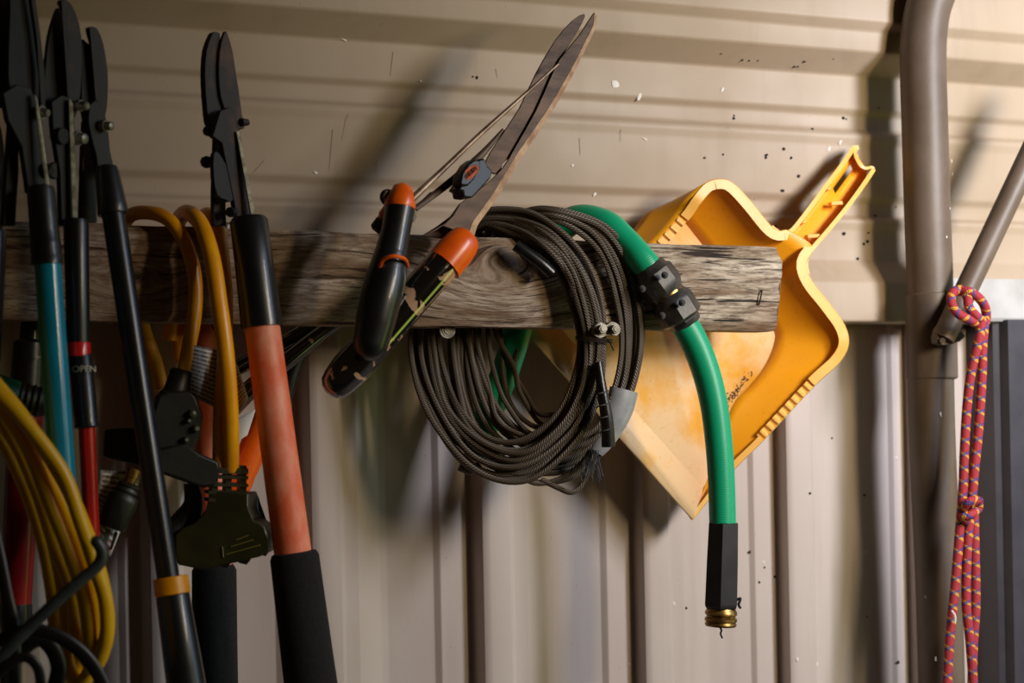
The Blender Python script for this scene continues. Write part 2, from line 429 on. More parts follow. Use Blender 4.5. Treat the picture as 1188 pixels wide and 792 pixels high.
def chipped():
    m, nt, b = nodes('chipped black enamel over wood'); v = coords(nt)
    n1 = noi(nt, v, 34, 3, .5, .6)
    k = ramp(nt, n1, .60, .615)
    nt.links.new(mix(nt, k, lin('08080a'), lin('b08868')), b.inputs['Base Color'])
    nt.links.new(ramp(nt, k, -.2, 1.3), b.inputs['Roughness'])
    b.inputs['Coat Weight'].default_value = 1; b.inputs['Coat Roughness'].default_value = .05; b.inputs['Coat IOR'].default_value = 2.2
    bump(nt, b, math_(nt, 'SUBTRACT', 1.0, k), .5, .0006); return m
M_chipped = chipped()

def label_material():
    m, nt, b = nodes('printed paper tag'); t = nt.nodes.new('ShaderNodeTexCoord'); sep = nt.nodes.new('ShaderNodeSeparateXYZ')
    nt.links.new(t.outputs['UV'], sep.inputs[0]); u, v, _ = sep.outputs
    f = math_(nt, 'FRACT', math_(nt, 'MULTIPLY', v, 13.0)); ln = math_(nt, 'LESS_THAN', f, .52)
    mp = nt.nodes.new('ShaderNodeCombineXYZ'); nt.links.new(math_(nt, 'MULTIPLY', u, 30.0), mp.inputs[0])
    nt.links.new(math_(nt, 'FLOOR', math_(nt, 'MULTIPLY', v, 13.0)), mp.inputs[1])
    w = math_(nt, 'GREATER_THAN', noi(nt, mp.outputs[0], 1.9, 3, .8), .45)
    inx = math_(nt, 'MULTIPLY', math_(nt, 'GREATER_THAN', u, .08), math_(nt, 'LESS_THAN', u, .92))
    k = math_(nt, 'MULTIPLY', math_(nt, 'MULTIPLY', ln, w), inx)
    nt.links.new(mix(nt, math_(nt, 'MULTIPLY', k, .85), lin('d9d6cf'), lin('2c2a2a')), b.inputs['Base Color'])
    b.inputs['Roughness'].default_value = .5; return m
M_label = label_material()

# ------------------------------------------------------------------ the setting
def struct(name, bm, m, **k):
    o = obj(name, bm, m, **k); o['kind'] = 'structure'; return o
XL, XR = -1.6, 2.6
# upper wall: horizontal ribbed sheet; profile as (photo y at x=594, depth)
up = [(-420, 0), (-130, 0), (-100, -.035), (-12, -.046), (2, -.036), (28, -.034), (60, 0), (103, 0), (111, .006), (129, .006), (133, -.002),
      (138, -.003), (149, 0), (213, 0), (222, .006), (238, .006), (242, -.002), (246, -.003), (256, 0), (294, 0), (322, -.021), (371, -.023), (373, -.019)]
bm = bmesh.new(); uvl = bm.loops.layers.uv.verify()
def rounded(L, d=2.6):
    out = [L[0]]
    for a, b, c in zip(L, L[1:], L[2:]):
        la, lc = abs(b[0]-a[0]), abs(c[0]-b[0]); ka, kc = min(d/la, .34) if la else 0, min(d/lc, .34) if lc else 0
        p, q = [tuple(b[i]+(a[i]-b[i])*ka for i in (0, 1)), tuple(b[i]+(c[i]-b[i])*kc for i in (0, 1))]
        m = tuple((p[i]+q[i])/4+b[i]/2 for i in (0, 1)); out += [p, m, q]
    return out+[L[-1]]
prof = [(P(594, y, Y).z, Y) for y, Y in rounded(up)]; prof.append((prof[-1][0]+.001, .035))
XUR = XR
cols = []
nx = 12
for i in range(nx+1):
    X = XL+(XUR-XL)*i/nx
    cols.append([bm.verts.new((X, Y, z)) for z, Y in prof])
for i in range(nx):
    for j in range(len(prof)-1): bm.faces.new((cols[i][j], cols[i+1][j], cols[i+1][j+1], cols[i][j+1]))
def surfY(px, py):
    for _ in range(1):
        Y = 0
        for it in range(4):
            z = P(px, py, Y).z; Yn = Y
            for a, b2 in zip(prof, prof[1:]):
                if min(a[0], b2[0]) <= z <= max(a[0], b2[0]) and a[0] != b2[0]:
                    Yn = a[1]+(b2[1]-a[1])*(z-a[0])/(b2[0]-a[0]); break
            Y = Yn
    return Y
def speck(px, py, r, asp=1, ang=0, mi=1, Yf=None):
    Y = (Yf or surfY)(px, py)-.0006; s = S(px, py, Y); vs = []
    n = 7
    for j in range(n):
        a = 2*pi*j/n; rr = r*random.uniform(.75, 1.2); x = cos(a)*rr; y = sin(a)*rr*asp
        x, y = x*cos(ang)-y*sin(ang), x*sin(ang)+y*cos(ang)
        vs.append(bm.verts.new(P(px+x, py+y, Y)))
    c = bm.verts.new(P(px, py, Y-.0008))
    for j in range(n):
        f = bm.faces.new((vs[j], vs[(j+1) % n], c)); f.material_index = mi
for (x, y) in ((837, 62), (862, 69), (869, 70), (880, 70), (922, 77), (926, 77), (933, 71), (967, 68), (852, 137), (852, 134), (978, 137), (982, 138), (1020, 125),
               (817, 183), (839, 179), (889, 180), (889, 183), (909, 173), (918, 183), (926, 204), (908, 221), (1015, 250), (1007, 280), (1008, 270),
               (1002, 283), (995, 300), (870, 292), (979, 271), (900, 263), (943, 150), (549, 89), (553, 90), (960, 246), (1040, 240)):
    speck(x+random.uniform(-.5, .5), y, random.uniform(1.1, 2.1), random.uniform(.7, 1.4), random.uniform(0, 3))
for (x, y, r, a) in ((714, 98, 5.5, .9), (748, 161, 3.5, .3), (399, 46, 4, .25), (838, 104, 1.6, 2.2), (962, 173, 1.6, 2), (975, 165, 1.5, 2.2), (488, 94, 1.5, 1), (366, 200, 3, .6),
                     (664, 192, 2, 1), (742, 112, 2, 2.5), (690, 225, 1.6, 2), (930, 318, 2.5, 2)):
    speck(x, y, r, a, .4, 2)
for (x, y, l, dx) in ((456, 60, 28, -3), (386, 150, 46, -4), (404, 132, 30, -5), (438, 165, 8, -1), (436, 185, 20, 1), (575, 80, 10, 2), (307, 185, 16, -14), (672, 160, 20, 1), (720, 150, 14, 1)):
    Y = surfY(x, y)-.0007
    vs = [bm.verts.new(P(*q, Y)) for q in ((x, y), (x+.6, y), (x+dx+.4, y+l), (x+dx, y+l))]
    f = bm.faces.new(vs); f.material_index = 3
M_scr = mat('hairline scratch', '948268', rough=.7, bs=0)
struct('wall_back', bm, [M_wall, M_speck, M_chip, M_scr], angle=50)

# lower wall: upright ribbed sheet; one period measured on the photo at y=600
def period(x0, k):                      # x0 = left edge of the dark face, k = pixel scale of this period
    return [(x0, .012), (x0+4*k, .008), (x0+14*k, -.014), (x0+23*k, -.016), (x0+47*k, -.016), (x0+50*k, -.010), (x0+66*k, -.009), (x0+90*k, .010), (x0+98*k, .012),
            (x0+150*k, .012), (x0+158*k, .006)]
lo = []
starts = [(-223, 1.12), (-30, 1.10), (158, 1.06), (347, 1.03), (545, 1.0), (733, .90), (901, .87), (1052, .83), (1200, .80), (1340, .78), (1475, .76), (1606, .74), (1730, .7)]
for x0, k in starts: lo += period(x0, k)
lo = rounded(lo, 1.2)
bm = bmesh.new()
ztop, zbot = P(594, 330, 0).z, 0.0
pr = [(P(xx, 600, Y+.028).x, Y+.028) for xx, Y in lo]
pr = [(-1.6, pr[0][1])]+[q for i, q in enumerate(pr) if q[0] > -1.55]
nz = 10; rows = []
for i in range(nz+1):
    z = ztop+(zbot-ztop)*i/nz
    rows.append([bm.verts.new((X, Y, z)) for X, Y in pr])
for i in range(nz):
    for j in range(len(pr)-1): bm.faces.new((rows[i][j], rows[i][j+1], rows[i+1][j+1], rows[i+1][j]))
def loY(px, py):
    Y = .03
    for it in range(4):
        X = P(px, py, Y).x
        for a, b2 in zip(pr, pr[1:]):
            if a[0] <= X <= b2[0] and b2[0] > a[0]: Y = a[1]+(b2[1]-a[1])*(X-a[0])/(b2[0]-a[0]); break
    return Y
for (x, y) in ((796, 705), (887, 658), (881, 675), (899, 669), (940, 572), (1006, 715), (1003, 574), (1042, 768), (965, 508), (870, 640), (1150, 690), (1140, 570), (1086, 555)):
    speck(x, y, random.uniform(1.2, 1.9), 1, 0, 1, loY)
for (x, y) in ((886, 652), (948, 770), (925, 765), (1040, 531), (782, 700), (1005, 640), (730, 770)): speck(x, y, 1.6, random.uniform(.6, 1.8), 0, 2, loY)
struct('wall_lower', bm, [M_wall2, M_speck, M_chip], angle=40)

bm = bmesh.new()                        # pale flashing right of the pipe
a = [P(1100, 321, -.045), P(1100, 371, -.050)]
q = [(a[0].z, -.018), (a[0].z, -.028), (a[1].z+.004, -.030), (a[1].z, -.028), (a[1].z, .0)]
for i in range(len(q)-1):
    v = [bm.verts.new((X, q[k][1], q[k][0])) for X, k in ((a[0].x, i), (XR, i), (XR, i+1), (a[0].x, i+1))]
    bm.faces.new(v)
struct('trim_1', bm, M_lip)
# dark corner post at the right edge
bm = bmesh.new()
x0, x1, x2 = P(1157, 600, -.02).x, P(1171, 600, -.035).x, P(1290, 600, -.035).x
zt = P(1180, 371, -.03).z
for z0, z1 in ((0, zt),):
    sec = [(x0, .04), (x0, -.018), (x1, -.022), (x1+.003, -.036), (x2, -.036), (x2, .04)]
    for (p, q2) in zip(sec, sec[1:]):
        bm.faces.new([bm.verts.new(v) for v in ((p[0], p[1], z0), (q2[0], q2[1], z0), (q2[0], q2[1], z1), (p[0], p[1], z1))])
struct('trim_2', bm, M_post, smooth=False)
bm = bmesh.new()
bm.faces.new([bm.verts.new(v) for v in ((XL, -3.2, 0), (XR, -3.2, 0), (XR, .05, 0), (XL, .05, 0))])
bmesh.ops.subdivide_edges(bm, edges=bm.edges, cuts=6, use_grid_fill=True)
struct('floor', bm, M_concrete)

# ------------------------------------------------------------------ downpipe
YP = -.069
t = thing('downpipe', 'taupe painted steel downpipe with swept top bend standing against the shed wall', 'pipe', (P(1080, 600, YP).x, YP, 0))
bm = bmesh.new(); s = S(1077, 300, YP); zb = P(1083, 340, YP)
base = Vector((zb.x, YP, 0))
pts = [base, Vector((zb.x, YP, .5)), Vector((zb.x, YP, 1.0))]+PX([(1081, 500, YP), (1079, 340, YP), (1076, 250, YP), (1073, 150, YP), (1071, 80, YP), (1072, 40, YP), (1078, 5, YP-.004), (1094, -30, YP-.012),
       (1122, -66, YP-.03), (1170, -110, YP-.06), (1230, -160, YP-.1)])
sweep(bm, catmull(pts, 8), 26.2*s, 32)
obj('pipe', bm, M_pipe, t)
lathe('coupling', (1079.5, 341, YP), (1081.5, 440, YP), [(0, 27), (.01, 28.6), (.98, 28.8), (1, 27)], M_pipe, t, 32)
for (x, y, r) in ((1095, 300, 3), (1097, 318, 4), (1096, 330, 3.4), (1095, 288, 2), (1090, 190, 1.8), (1097, 222, 2), (1087, 245, 1.5), (1082, 278, 1.6), (1098, 270, 1.5), (1092, 205, 1.4),
                  (1075, 480, 2.5), (1062, 690, 1.6), (1070, 760, 2)):
    c = P(x, y, YP); ax = Vector((P(1078, y, YP).x, YP, c.z)); dx = c.x-ax.x; R = 26.7*s
    if abs(dx) > R*.98: dx = R*.97
    th = math.asin(dx/R)
    n = 8; vs = []; bm = bmesh.new()
    for j in range(n):
        a = 2*pi*j/n; rr = r*s*random.uniform(.6, 1.2)
        an = th+cos(a)*rr/R*.6
        vs.append(bm.verts.new((ax.x+sin(an)*R, YP-cos(an)*R, c.z+sin(a)*rr*1.4)))
    bm.faces.new(vs)
    obj('paint_chip', bm, M_chip, t, label='white paint fleck')

# diagonal strut
a, b = (1094, 393, -.115), (1240, 84, -.135)
t = thing('diagonal_strut', 'thin taupe tube slanting up to the right from the downpipe', 'tube', P(*a))
pa, pb = P(*a), P(*b)
lathe('tube', a, b, [(0, 12.6), (.03, 13.2), (1, 13.2)], M_pipe, t, 24)
plate('flattened_end', [(1090, 380), (1104, 372), (1120, 390), (1104, 399), (1088, 398)], -.118, .012, M_pipe, t, 2)
lathe('end_bolt', (1094, 394, -.117), (1093, 395, -.127), [(0, 3.5), (1, 3.2)], M_pipe, t, 6)

# ------------------------------------------------------------------ timber rail
def topy(x): return 254.5+.0355*x
def boty(x): return 370+.0155*x
bm = bmesh.new(); YF, YB = -.130, -.085
n = 150; rings = []
def nz3(a, b, c): return noise.noise(Vector((a, b, c)))
for i in range(n+1):
    f = i/n; px = -330+(911+330)*f
    sec = []
    X0 = P(px, 330, YF).x
    zt_, zb_ = P(px, topy(px), YF).z, P(px, boty(px), YF).z
    H = zt_-zb_; ex = i/n
    raw = [(0, .075), (0, .03), (.012, .008), (.03, 0)]
    loc = []
    m1 = 12
    for k in range(m1+1):               # front face, top to bottom
        v = k/m1; y = YF
        if k == 0: y += .006
        if k == m1: y += .004
        loc.append((v, y))
    loc.append((1.0, (YF+YB)/2)); loc.append((.99, YB)); loc.append((.5, YB)); loc.append((.02, YB)); loc.append((-.01, (YF+YB)/2))
    ring = []
    for k, (v, y) in enumerate(loc):
        dxe = 0
        if i >= n-1:
            dxe = -.012*max(0, v)-.006*abs(nz3(v*9, 1, 3)) - (.007 if v < .1 else 0)
            if i == n-1: dxe *= .6
        z = zt_-v*H
        w = nz3(X0*14, v*3, y*40)
        y2 = y+.0012*w+.0007*nz3(X0*6, v*22, 5)
        if v <= 0.01: z += .0018*nz3(X0*18, 7, y*30)
        if v >= .98: z += .0015*nz3(X0*16, 9, y*30)
        ring.append(bm.verts.new((X0+dxe, y2, z)))
    rings.append(ring)
for i in range(n):
    m1 = len(rings[0])
    for k in range(m1): bm.faces.new((rings[i][k], rings[i][(k+1) % m1], rings[i+1][(k+1) % m1], rings[i+1][k]))
bm.faces.new(rings[0]); bm.faces.new(rings[-1])
beam = thing('timber_rail', 'weathered grey timber rail fixed level along the ribbed wall with tools hung over it', 'beam', P(300, 330, -.1))
obj('plank', bm, M_wood, beam, angle=50)
bm = bmesh.new()
c = P(-260, 320, -.04); 
for v in bmesh.ops.create_cube(bm, size=1)['verts']: v.co = Vector((c.x+v.co.x*.12, -.0425+v.co.y*.085, c.z+v.co.z*.085))
obj('spacer_block', bm, M_wood, beam, smooth=False, bevel=.001)
tube('staple', [(883.5, 338, -.131), (884, 337, -.1335), (881, 352, -.1335), (880, 352, -.131)], .9, M_rust, beam, n=2, seg=6)
bm = boltbm((519, 383, -.108), 8, .002); obj('nail_head', bm, M_steel, beam)

# ------------------------------------------------------------------ dustpan
dp = thing('dustpan', 'yellow plastic dustpan wedged behind the end of the timber rail, handle pointing up', 'dustpan', P(800, 400, -.05))
rimY = -.081
rim = [(803, 603, -.036), (850, 546, -.046), (885, 511, -.056), (945, 447, -.072), (973, 421, -.077), (984, 400, rimY), (980, 378, rimY), (962, 352, rimY), (941, 325, rimY), (935, 305, rimY), (943, 286, rimY),
       (916, 268, rimY), (904, 268, rimY), (893, 261, rimY), (871, 234, rimY), (852, 214, rimY), (838, 208, rimY), (820, 212, rimY), (805, 228, rimY), (790, 249, -.072), (755, 286, -.066), (684, 335, -.052), (608, 386, -.036)]
flo = [(803, 602, -.030), (824, 545, -.019), (848, 473, -.014), (868, 449, -.013), (881, 433, -.013), (891, 416, -.013), (897, 400, -.013), (898, 385, -.013), (886, 366, -.013), (873, 351, -.013), (862, 338, -.013),
       (846, 320, -.013), (838, 311, -.013), (828, 299, -.013), (818, 288, -.013), (806, 273, -.013), (793, 257, -.013), (774, 241, -.013), (750, 248, -.013), (736, 266, -.013), (718, 287, -.013), (668, 335, -.018), (611, 387, -.030)]
def sm3(L, n=4):
    q = catmull([Vector(p) for p in L], n); return [(v.x, v.y, v.z) for v in q]
def mouth_d(x, y): return (x-803)*.745-(y-603)*.667      # photo pixels in from the mouth edge
def floor_Y(d): return -.046+.018*min(1, max(0, d)/34.0)
rim_s, flo_s = sm3(rim), sm3(flo)
flo_s = [(x, y, floor_Y(mouth_d(x, y))) for x, y, Y in flo_s]
bm = bmesh.new(); uvl = bm.loops.layers.uv.verify()
K = 5
vr = []
for r_, f_ in zip(rim_s, flo_s):
    A, B = P(*r_), P(*f_)
    col_ = []
    for k in range(K+1):
        u = k/K; q = A.lerp(B, u); q.y += .003*sin(pi*u)   # gently hollow wall
        col_.append(bm.verts.new(q))
    vr.append(col_)
for i in range(len(vr)-1):
    for k in range(K): bm.faces.new((vr[i][k], vr[i+1][k], vr[i+1][k+1], vr[i][k+1]))
o = obj('side_wall', bm, M_pan, dp, angle=60); sd = o.modifiers.new('s', 'SOLIDIFY'); sd.thickness = .0022; sd.offset = 0
# floor with a bevelled mouth ramp
bm = bmesh.new()
fl = [(bm.verts.new(P(*f_)), mouth_d(f_[0], f_[1])) for f_ in flo_s]
def crease(f1, f2):
    d1, d2 = mouth_d(*f1[:2]), mouth_d(*f2[:2]); k = (34-d1)/(d2-d1)
    x, y = f1[0]+(f2[0]-f1[0])*k, f1[1]+(f2[1]-f1[1])*k; return bm.verts.new(P(x, y, floor_Y(34)))
ia = next(i for i, f in enumerate(fl) if f[1] > 34); ib = max(i for i, f in enumerate(fl) if f[1] > 34)
ca_, cb_ = crease(flo_s[ia-1], flo_s[ia]), crease(flo_s[ib], flo_s[ib+1])
fA = bm.faces.new([f[0] for f in fl[:ia]]+[ca_, cb_]+[f[0] for f in fl[ib+1:]])
fB = bm.faces.new([ca_]+[f[0] for f in fl[ia:ib+1]]+[cb_])
bmesh.ops.triangulate(bm, faces=[fA, fB])
o = obj('pan_floor', bm, M_panfloor, dp, angle=8, label='pale scuffed floor of the pan'); sd = o.modifiers.new('s', 'SOLIDIFY'); sd.thickness = .0022; sd.offset = 0
# rolled rim: a flat flange following the rim, toothed on two stretches
bm = bmesh.new()
cen = Vector((870, 380, 0))
def flange(i0, i1, w=11.5, teeth=False, bm=bm):
    L = [Vector(p) for p in rim_s]
    prev = None
    idx = range(i0, i1+1)
    pts = L[i0:i1+1]
    if teeth:
        tot = sum((pts[i+1]-pts[i]).length for i in range(len(pts)-1)); n = int(tot/2.6)
        q = []; 
        for k in range(n+1):
            d = tot*k/n; acc = 0
            for i in range(len(pts)-1):
                l = (pts[i+1]-pts[i]).length
                if acc+l >= d-1e-6: q.append(pts[i].lerp(pts[i+1], (d-acc)/l)); break
                acc += l
        pts = q
    for k, p in enumerate(pts):
        a = pts[max(k-1, 0)]; b = pts[min(k+1, len(pts)-1)]; tg = Vector((b.x-a.x, b.y-a.y)).normalized()
        nn = Vector((tg.y, -tg.x))       # inward (left-hand side when walking from tip A round the pan)
        ww = w
        yy = -.0022
        if teeth and k % 4 in (0, 1): yy = .0008
        out = Vector((p.x, p.y)); inn = out+nn*ww
        v = [bm.verts.new(P(out.x, out.y, p.z+yy)), bm.verts.new(P(inn.x, inn.y, p.z+yy)), bm.verts.new(P(inn.x, inn.y, p.z+.003)), bm.verts.new(P(out.x-nn.x*.8, out.y-nn.y*.8, p.z+.004))]
        if prev:
            for j in range(4): bm.faces.new((prev[j], prev[(j+1) % 4], v[(j+1) % 4], v[j]))
        else: bm.faces.new(v)
        prev = v
    bm.faces.new(prev)
flange(0, 4, 5); flange(4, 8, 7); flange(8, 12, 10, True); flange(12, 40, 11)
flange(44, 66, 11); flange(66, 76, 11); flange(76, 80, 10, True); flange(80, 88, 6)
o = obj('rim', bm, M_panrim, dp, label='pale worn rim with two toothed stretches', angle=35)
# handle: a channel with two side ribs, notched end and hanging slot
bm = bmesh.new()
def hl(p): return .042*min(1, max(0, (285-p[1])/115))
def strip(pts, w, Yf, Yb):
    prev = None
    for k, p in enumerate(pts):
        a = pts[max(k-1, 0)]; b = pts[min(k+1, len(pts)-1)]; tx, ty = b[0]-a[0], b[1]-a[1]; l = math.hypot(tx, ty); nx_, ny_ = -ty/l*w/2, tx/l*w/2
        v = [bm.verts.new(P(p[0]+nx_, p[1]+ny_, Yf+hl(p))), bm.verts.new(P(p[0]-nx_, p[1]-ny_, Yf+hl(p))), bm.verts.new(P(p[0]-nx_, p[1]-ny_, Yb+hl(p))), bm.verts.new(P(p[0]+nx_, p[1]+ny_, Yb+hl(p)))]
        if prev:
            for j in range(4): bm.faces.new((prev[j], prev[(j+1) % 4], v[(j+1) % 4], v[j]))
        else: bm.faces.new(v)
        prev = v
    bm.faces.new(prev)
def smo(L, n=4): return [(v.x, v.y) for v in catmull([Vector((x, y, 0)) for x, y in L], n)]
strip(smo([(895, 263), (905, 270), (916, 269), (926, 259), (945, 234), (968, 203), (985, 180), (990, 172), (996, 171)]), 5, -.080, -.062)
strip(smo([(937, 318), (935, 303), (942, 289), (960, 268), (983, 240), (1002, 214), (1014, 196)]), 5, -.080, -.062)
strip(smo([(996, 171), (992, 178), (997, 190), (1004, 195), (1011, 194), (1014, 196)]), 3.2, -.078, -.062)
obj('handle_rib', bm, M_panrim, dp, label='pale edges of the handle channel')
bm = bmesh.new()
def quadgrid(poly_l, poly_r, Y, skip=None):
    nn = len(poly_l)
    g = [[bm.verts.new(P(l[0]+(r[0]-l[0])*u, l[1]+(r[1]-l[1])*u, (Y(u) if callable(Y) else Y)+hl(l))) for u in (0, .18, .38, .6, .8, 1)] for l, r in zip(poly_l, poly_r)]
    for i in range(nn-1):
        for j in range(5):
            if skip and skip(i, j): continue
            bm.faces.new((g[i][j], g[i+1][j], g[i+1][j+1], g[i][j+1]))
lft = smo([(893, 263), (906, 272), (917, 271), (927, 260), (946, 235), (958, 219), (978, 192), (988, 178), (992, 178)], 4)
rgt = smo([(934, 322), (934, 312), (934, 302), (944, 287), (962, 266), (974, 251), (992, 226), (1003, 210), (1006, 198)], 4)
quadgrid(lft, rgt, lambda u: -.066+.003*sin(pi*u), lambda i, j: j == 1 and 21 <= i <= 25)
o = obj('handle', bm, M_pan, dp); sd = o.modifiers.new('s', 'SOLIDIFY'); sd.thickness = .002; sd.offset = 0
for (x, y, w) in ((971, 236, 13), (944, 274, 14)):
    plate('moulded_stop', [(x-w/2, y-2), (x+w/2, y-3), (x+w/2+1, y+1), (x-w/2, y+2)], -.0765+hl((x, y)), .008, M_pan, dp)
for (x, y) in ((962, 218), (933, 257), (994, 181)):
    plate('moulded_nib', [(x-3, y+2), (x+1, y-3), (x+3, y+2)], -.0745+hl((x, y)), .007, M_pan, dp)
bm = bmesh.new()
for k in range(110):
    u = random.random()**1.3; x = 849+30*u+random.gauss(0, 1.5)-1-abs(random.gauss(0, 4)); y = 470-38*u+random.gauss(0, 2)
    r = random.uniform(.4, 1.3); vs = []
    Yk = -.0298
    for j in range(6): vs.append(bm.verts.new(P(x+cos(j)*r*random.uniform(.6, 1.2)-4, y+sin(j)*r*random.uniform(.6, 1.2), Yk)))
    bm.faces.new(vs)
M_grime = mat('dried mud grime', '6a4626', '3a2414', sc=90, rough=.9, bs=.3)
tag(obj('grime', bm, M_grime, dp, label='dried mud along the floor crease'), kind='stuff')

# ------------------------------------------------------------------ green hose
hs = thing('garden_hose', 'green garden hose draped over the timber rail with black couplings and brass end', 'hose', P(790, 450, -.17))
tube('hose_length', [(556, 512, -.052), (566, 482, -.054), (584, 436, -.056), (599, 390, -.058), (610, 340, -.058), (632, 290, -.062), (664, 256, -.085), (700, 259, -.115), (726, 281, -.135), (744, 301, -.150), (758, 318, -.155)],
     16.2, M_hose, hs, seg=28, n=10)
tube('hose_length', [(784, 362, -.157), (803, 392, -.160), (818, 428, -.163), (828, 468, -.165), (834, 515, -.166), (837, 560, -.166), (838.5, 612, -.166)], [16.6, 16.4, 16, 15.6, 15.4], M_hose, hs, seg=28, n=10)
def coupling(a, b, big, small):
    return lathe('coupling', a, b, [(0, small*.9), (.04, small), (.16, small+1), (.24, big), (.62, big*1.02), (.74, big*.98), (.93, small*1.02), (1, small*.9)], M_fit, hs, 8, smooth=True)
c1_ = coupling((751, 309, -.153), (776, 344, -.157), 25, 20)
c2_ = coupling((797, 378, -.160), (772, 338, -.156), 25.5, 19)
for c_, pos in ((c1_, ((771, 319, -.184), (745, 335, -.182))), (c2_, ((791, 351, -.186), (768, 366, -.184)))):
    for p_ in pos:
        b_ = bmesh.new(); boltbm(p_, 3.4, .003, False, b_); obj('screw', b_, M_dark, c_)
lathe('brass_union', (768, 333, -.156), (780, 351, -.157), [(0, 17), (.3, 20), (.7, 20), (1, 17)], M_brass, hs, 12)
lathe('sleeve', (839.5, 606, -.166), (836.5, 706, -.166), [(0, 17.5), (.01, 19), (.45, 20.2), (.94, 21), (.97, 20.5), (1, 18)], M_sleeve, hs, 6, smooth=False)
lathe('threaded_end', (836.8, 704, -.166), (836, 726, -.166), [(0, 16), (.18, 17.5), (.25, 18.6), (.38, 18.6), (.44, 16.8), (.52, 16.8), (.58, 18.6), (.72, 18.8), (.78, 17.3), (.9, 18.6), (1, 17.6), (1, 14), (.7, 13.6)], M_brass, hs, 28)
tube('rubber_shred', [(835, 727, -.166), (837, 731, -.167), (836, 735, -.168), (838, 740, -.168)], 1.1, M_sleeve, hs, seg=6)
tube('rubber_shred', [(854, 696, -.18), (859, 694, -.182), (857, 701, -.182), (859, 705, -.181)], 1.6, M_sleeve, hs, seg=6)

# ------------------------------------------------------------------ wire rope coils
def mixp(a, b, k): return tuple(a[i]+(b[i]-a[i])*k for i in range(3))
def coil(parent, inner, outer, n, r, jit, seed, loose=None, yspread=.016):
    rnd = random.Random(seed)
    bm_ = bmesh.new(); m_ = len(inner)
    ks = [(i+.5)/n for i in range(n)]; rnd.shuffle(ks)
    for i in range(n):
        k = ks[i]; pts = []
        ph = rnd.uniform(0, 6.28); am = rnd.uniform(.4, 1)
        for j in range(m_):
            kk = k + jit*sin(j*1.1+ph)*am*.5 + rnd.uniform(-jit, jit)*.35
            p = mixp(inner[j], outer[j], kk)
            lz = (loose[j] if loose else 1)
            yy = p[2] + (((i*7) % 5)/5-.5)*yspread + rnd.uniform(-.002, .002)
            pts.append((p[0]+rnd.uniform(-1, 1)*1.6*lz, p[1]+rnd.uniform(-1, 1)*1.6*lz, yy))
        path = catmull(PX(pts), 9, True)
        sweep(bm_, path, r, 8, True)
    return obj('wire_loops', bm_, M_wire, parent)
WR = 3.55*S(650, 400, -.15)
ca = thing('wire_rope_coil', 'dark wire rope coil with a bolted clamp and frayed end, hanging beside the shears', 'wire rope', P(600, 400, -.14))
innA = [(592, 283, -.118), (622, 296, -.146), (648, 322, -.150), (665, 360, -.152), (672, 400, -.150), (662, 446, -.146), (638, 485, -.136), (600, 510, -.118), (558, 500, -.095), (526, 460, -.072), (512, 400, -.062), (516, 350, -.062), (535, 300, -.062), (562, 268, -.092)]
outA = [(604, 243, -.124), (650, 264, -.146), (682, 302, -.150), (696, 350, -.152), (700, 400, -.150), (694, 455, -.146), (670, 512, -.136), (612, 560, -.118), (548, 544, -.095), (499, 482, -.072), (480, 410, -.062), (484, 350, -.062), (505, 296, -.062), (545, 250, -.092)]
loA = [1, .8, .6, .5, .5, .7, 1, 1.2, 1.6, 2, 2.2, 2, 2, 1.4]
coil(ca, innA, outA, 13, WR, .16, 3, loA)
# a few slack loops inside the ring
innS = [(600, 262, -.120), (634, 283, -.148), (658, 315, -.158), (676, 356, -.160), (684, 400, -.158), (676, 440, -.152), (660, 470, -.140), (634, 476, -.118), (612, 456, -.090), (600, 420, -.074), (594, 380, -.066), (590, 330, -.062), (592, 290, -.070), (594, 262, -.098)]
outS = [(590, 254, -.120), (634, 266, -.148), (672, 300, -.158), (694, 350, -.160), (699, 400, -.158), (692, 455, -.152), (668, 500, -.140), (618, 525, -.118), (576, 500, -.090), (550, 455, -.074), (538, 390, -.066), (540, 330, -.062), (550, 285, -.070), (560, 256, -.098)]
coil(ca, innS, outS, 7, WR*.9, .22, 11, [.8, .6, .5, .4, .4, .5, 1, 3, 4, 4, 4, 3, 2, 1], .006)
cb = thing('wire_rope_coil', 'second wire rope coil bound with silver tape, hanging behind the other', 'wire rope', P(700, 400, -.13))
innB = [(636, 254, -.134), (672, 270, -.142), (698, 300, -.140), (713, 345, -.136), (719, 395, -.134), (713, 445, -.134), (692, 496, -.130), (648, 512, -.116), (608, 500, -.098), (574, 466, -.078), (560, 410, -.066), (562, 350, -.060), (575, 292, -.066), (598, 262, -.1)]
outB = [(652, 244, -.134), (704, 262, -.142), (731, 300, -.140), (744, 345, -.138), (747, 395, -.138), (737, 448, -.136), (712, 508, -.130), (668, 552, -.114), (606, 558, -.098), (546, 520, -.078), (520, 420, -.066), (525, 350, -.060), (552, 282, -.066), (606, 246, -.1)]
coil(cb, innB, outB, 8, WR, .10, 5, [.8, .7, .5, .4, .4, .4, .6, 1, 2, 2.4, 2.4, 2, 2, 1.2], .010)
# silver tape bound round the second coil
bm = bmesh.new()
q = [(724, 452, -.137), (719, 472, -.136), (710, 492, -.134), (700, 512, -.131), (692, 524, -.128)]
sweep(bm, catmull(PX(q), 4), [.0165, .0162, .0155, .0125, .0085], 22, flat=(.62, 1))
obj('silver_tape', bm, M_tape, cb, label='silver tape wrap')
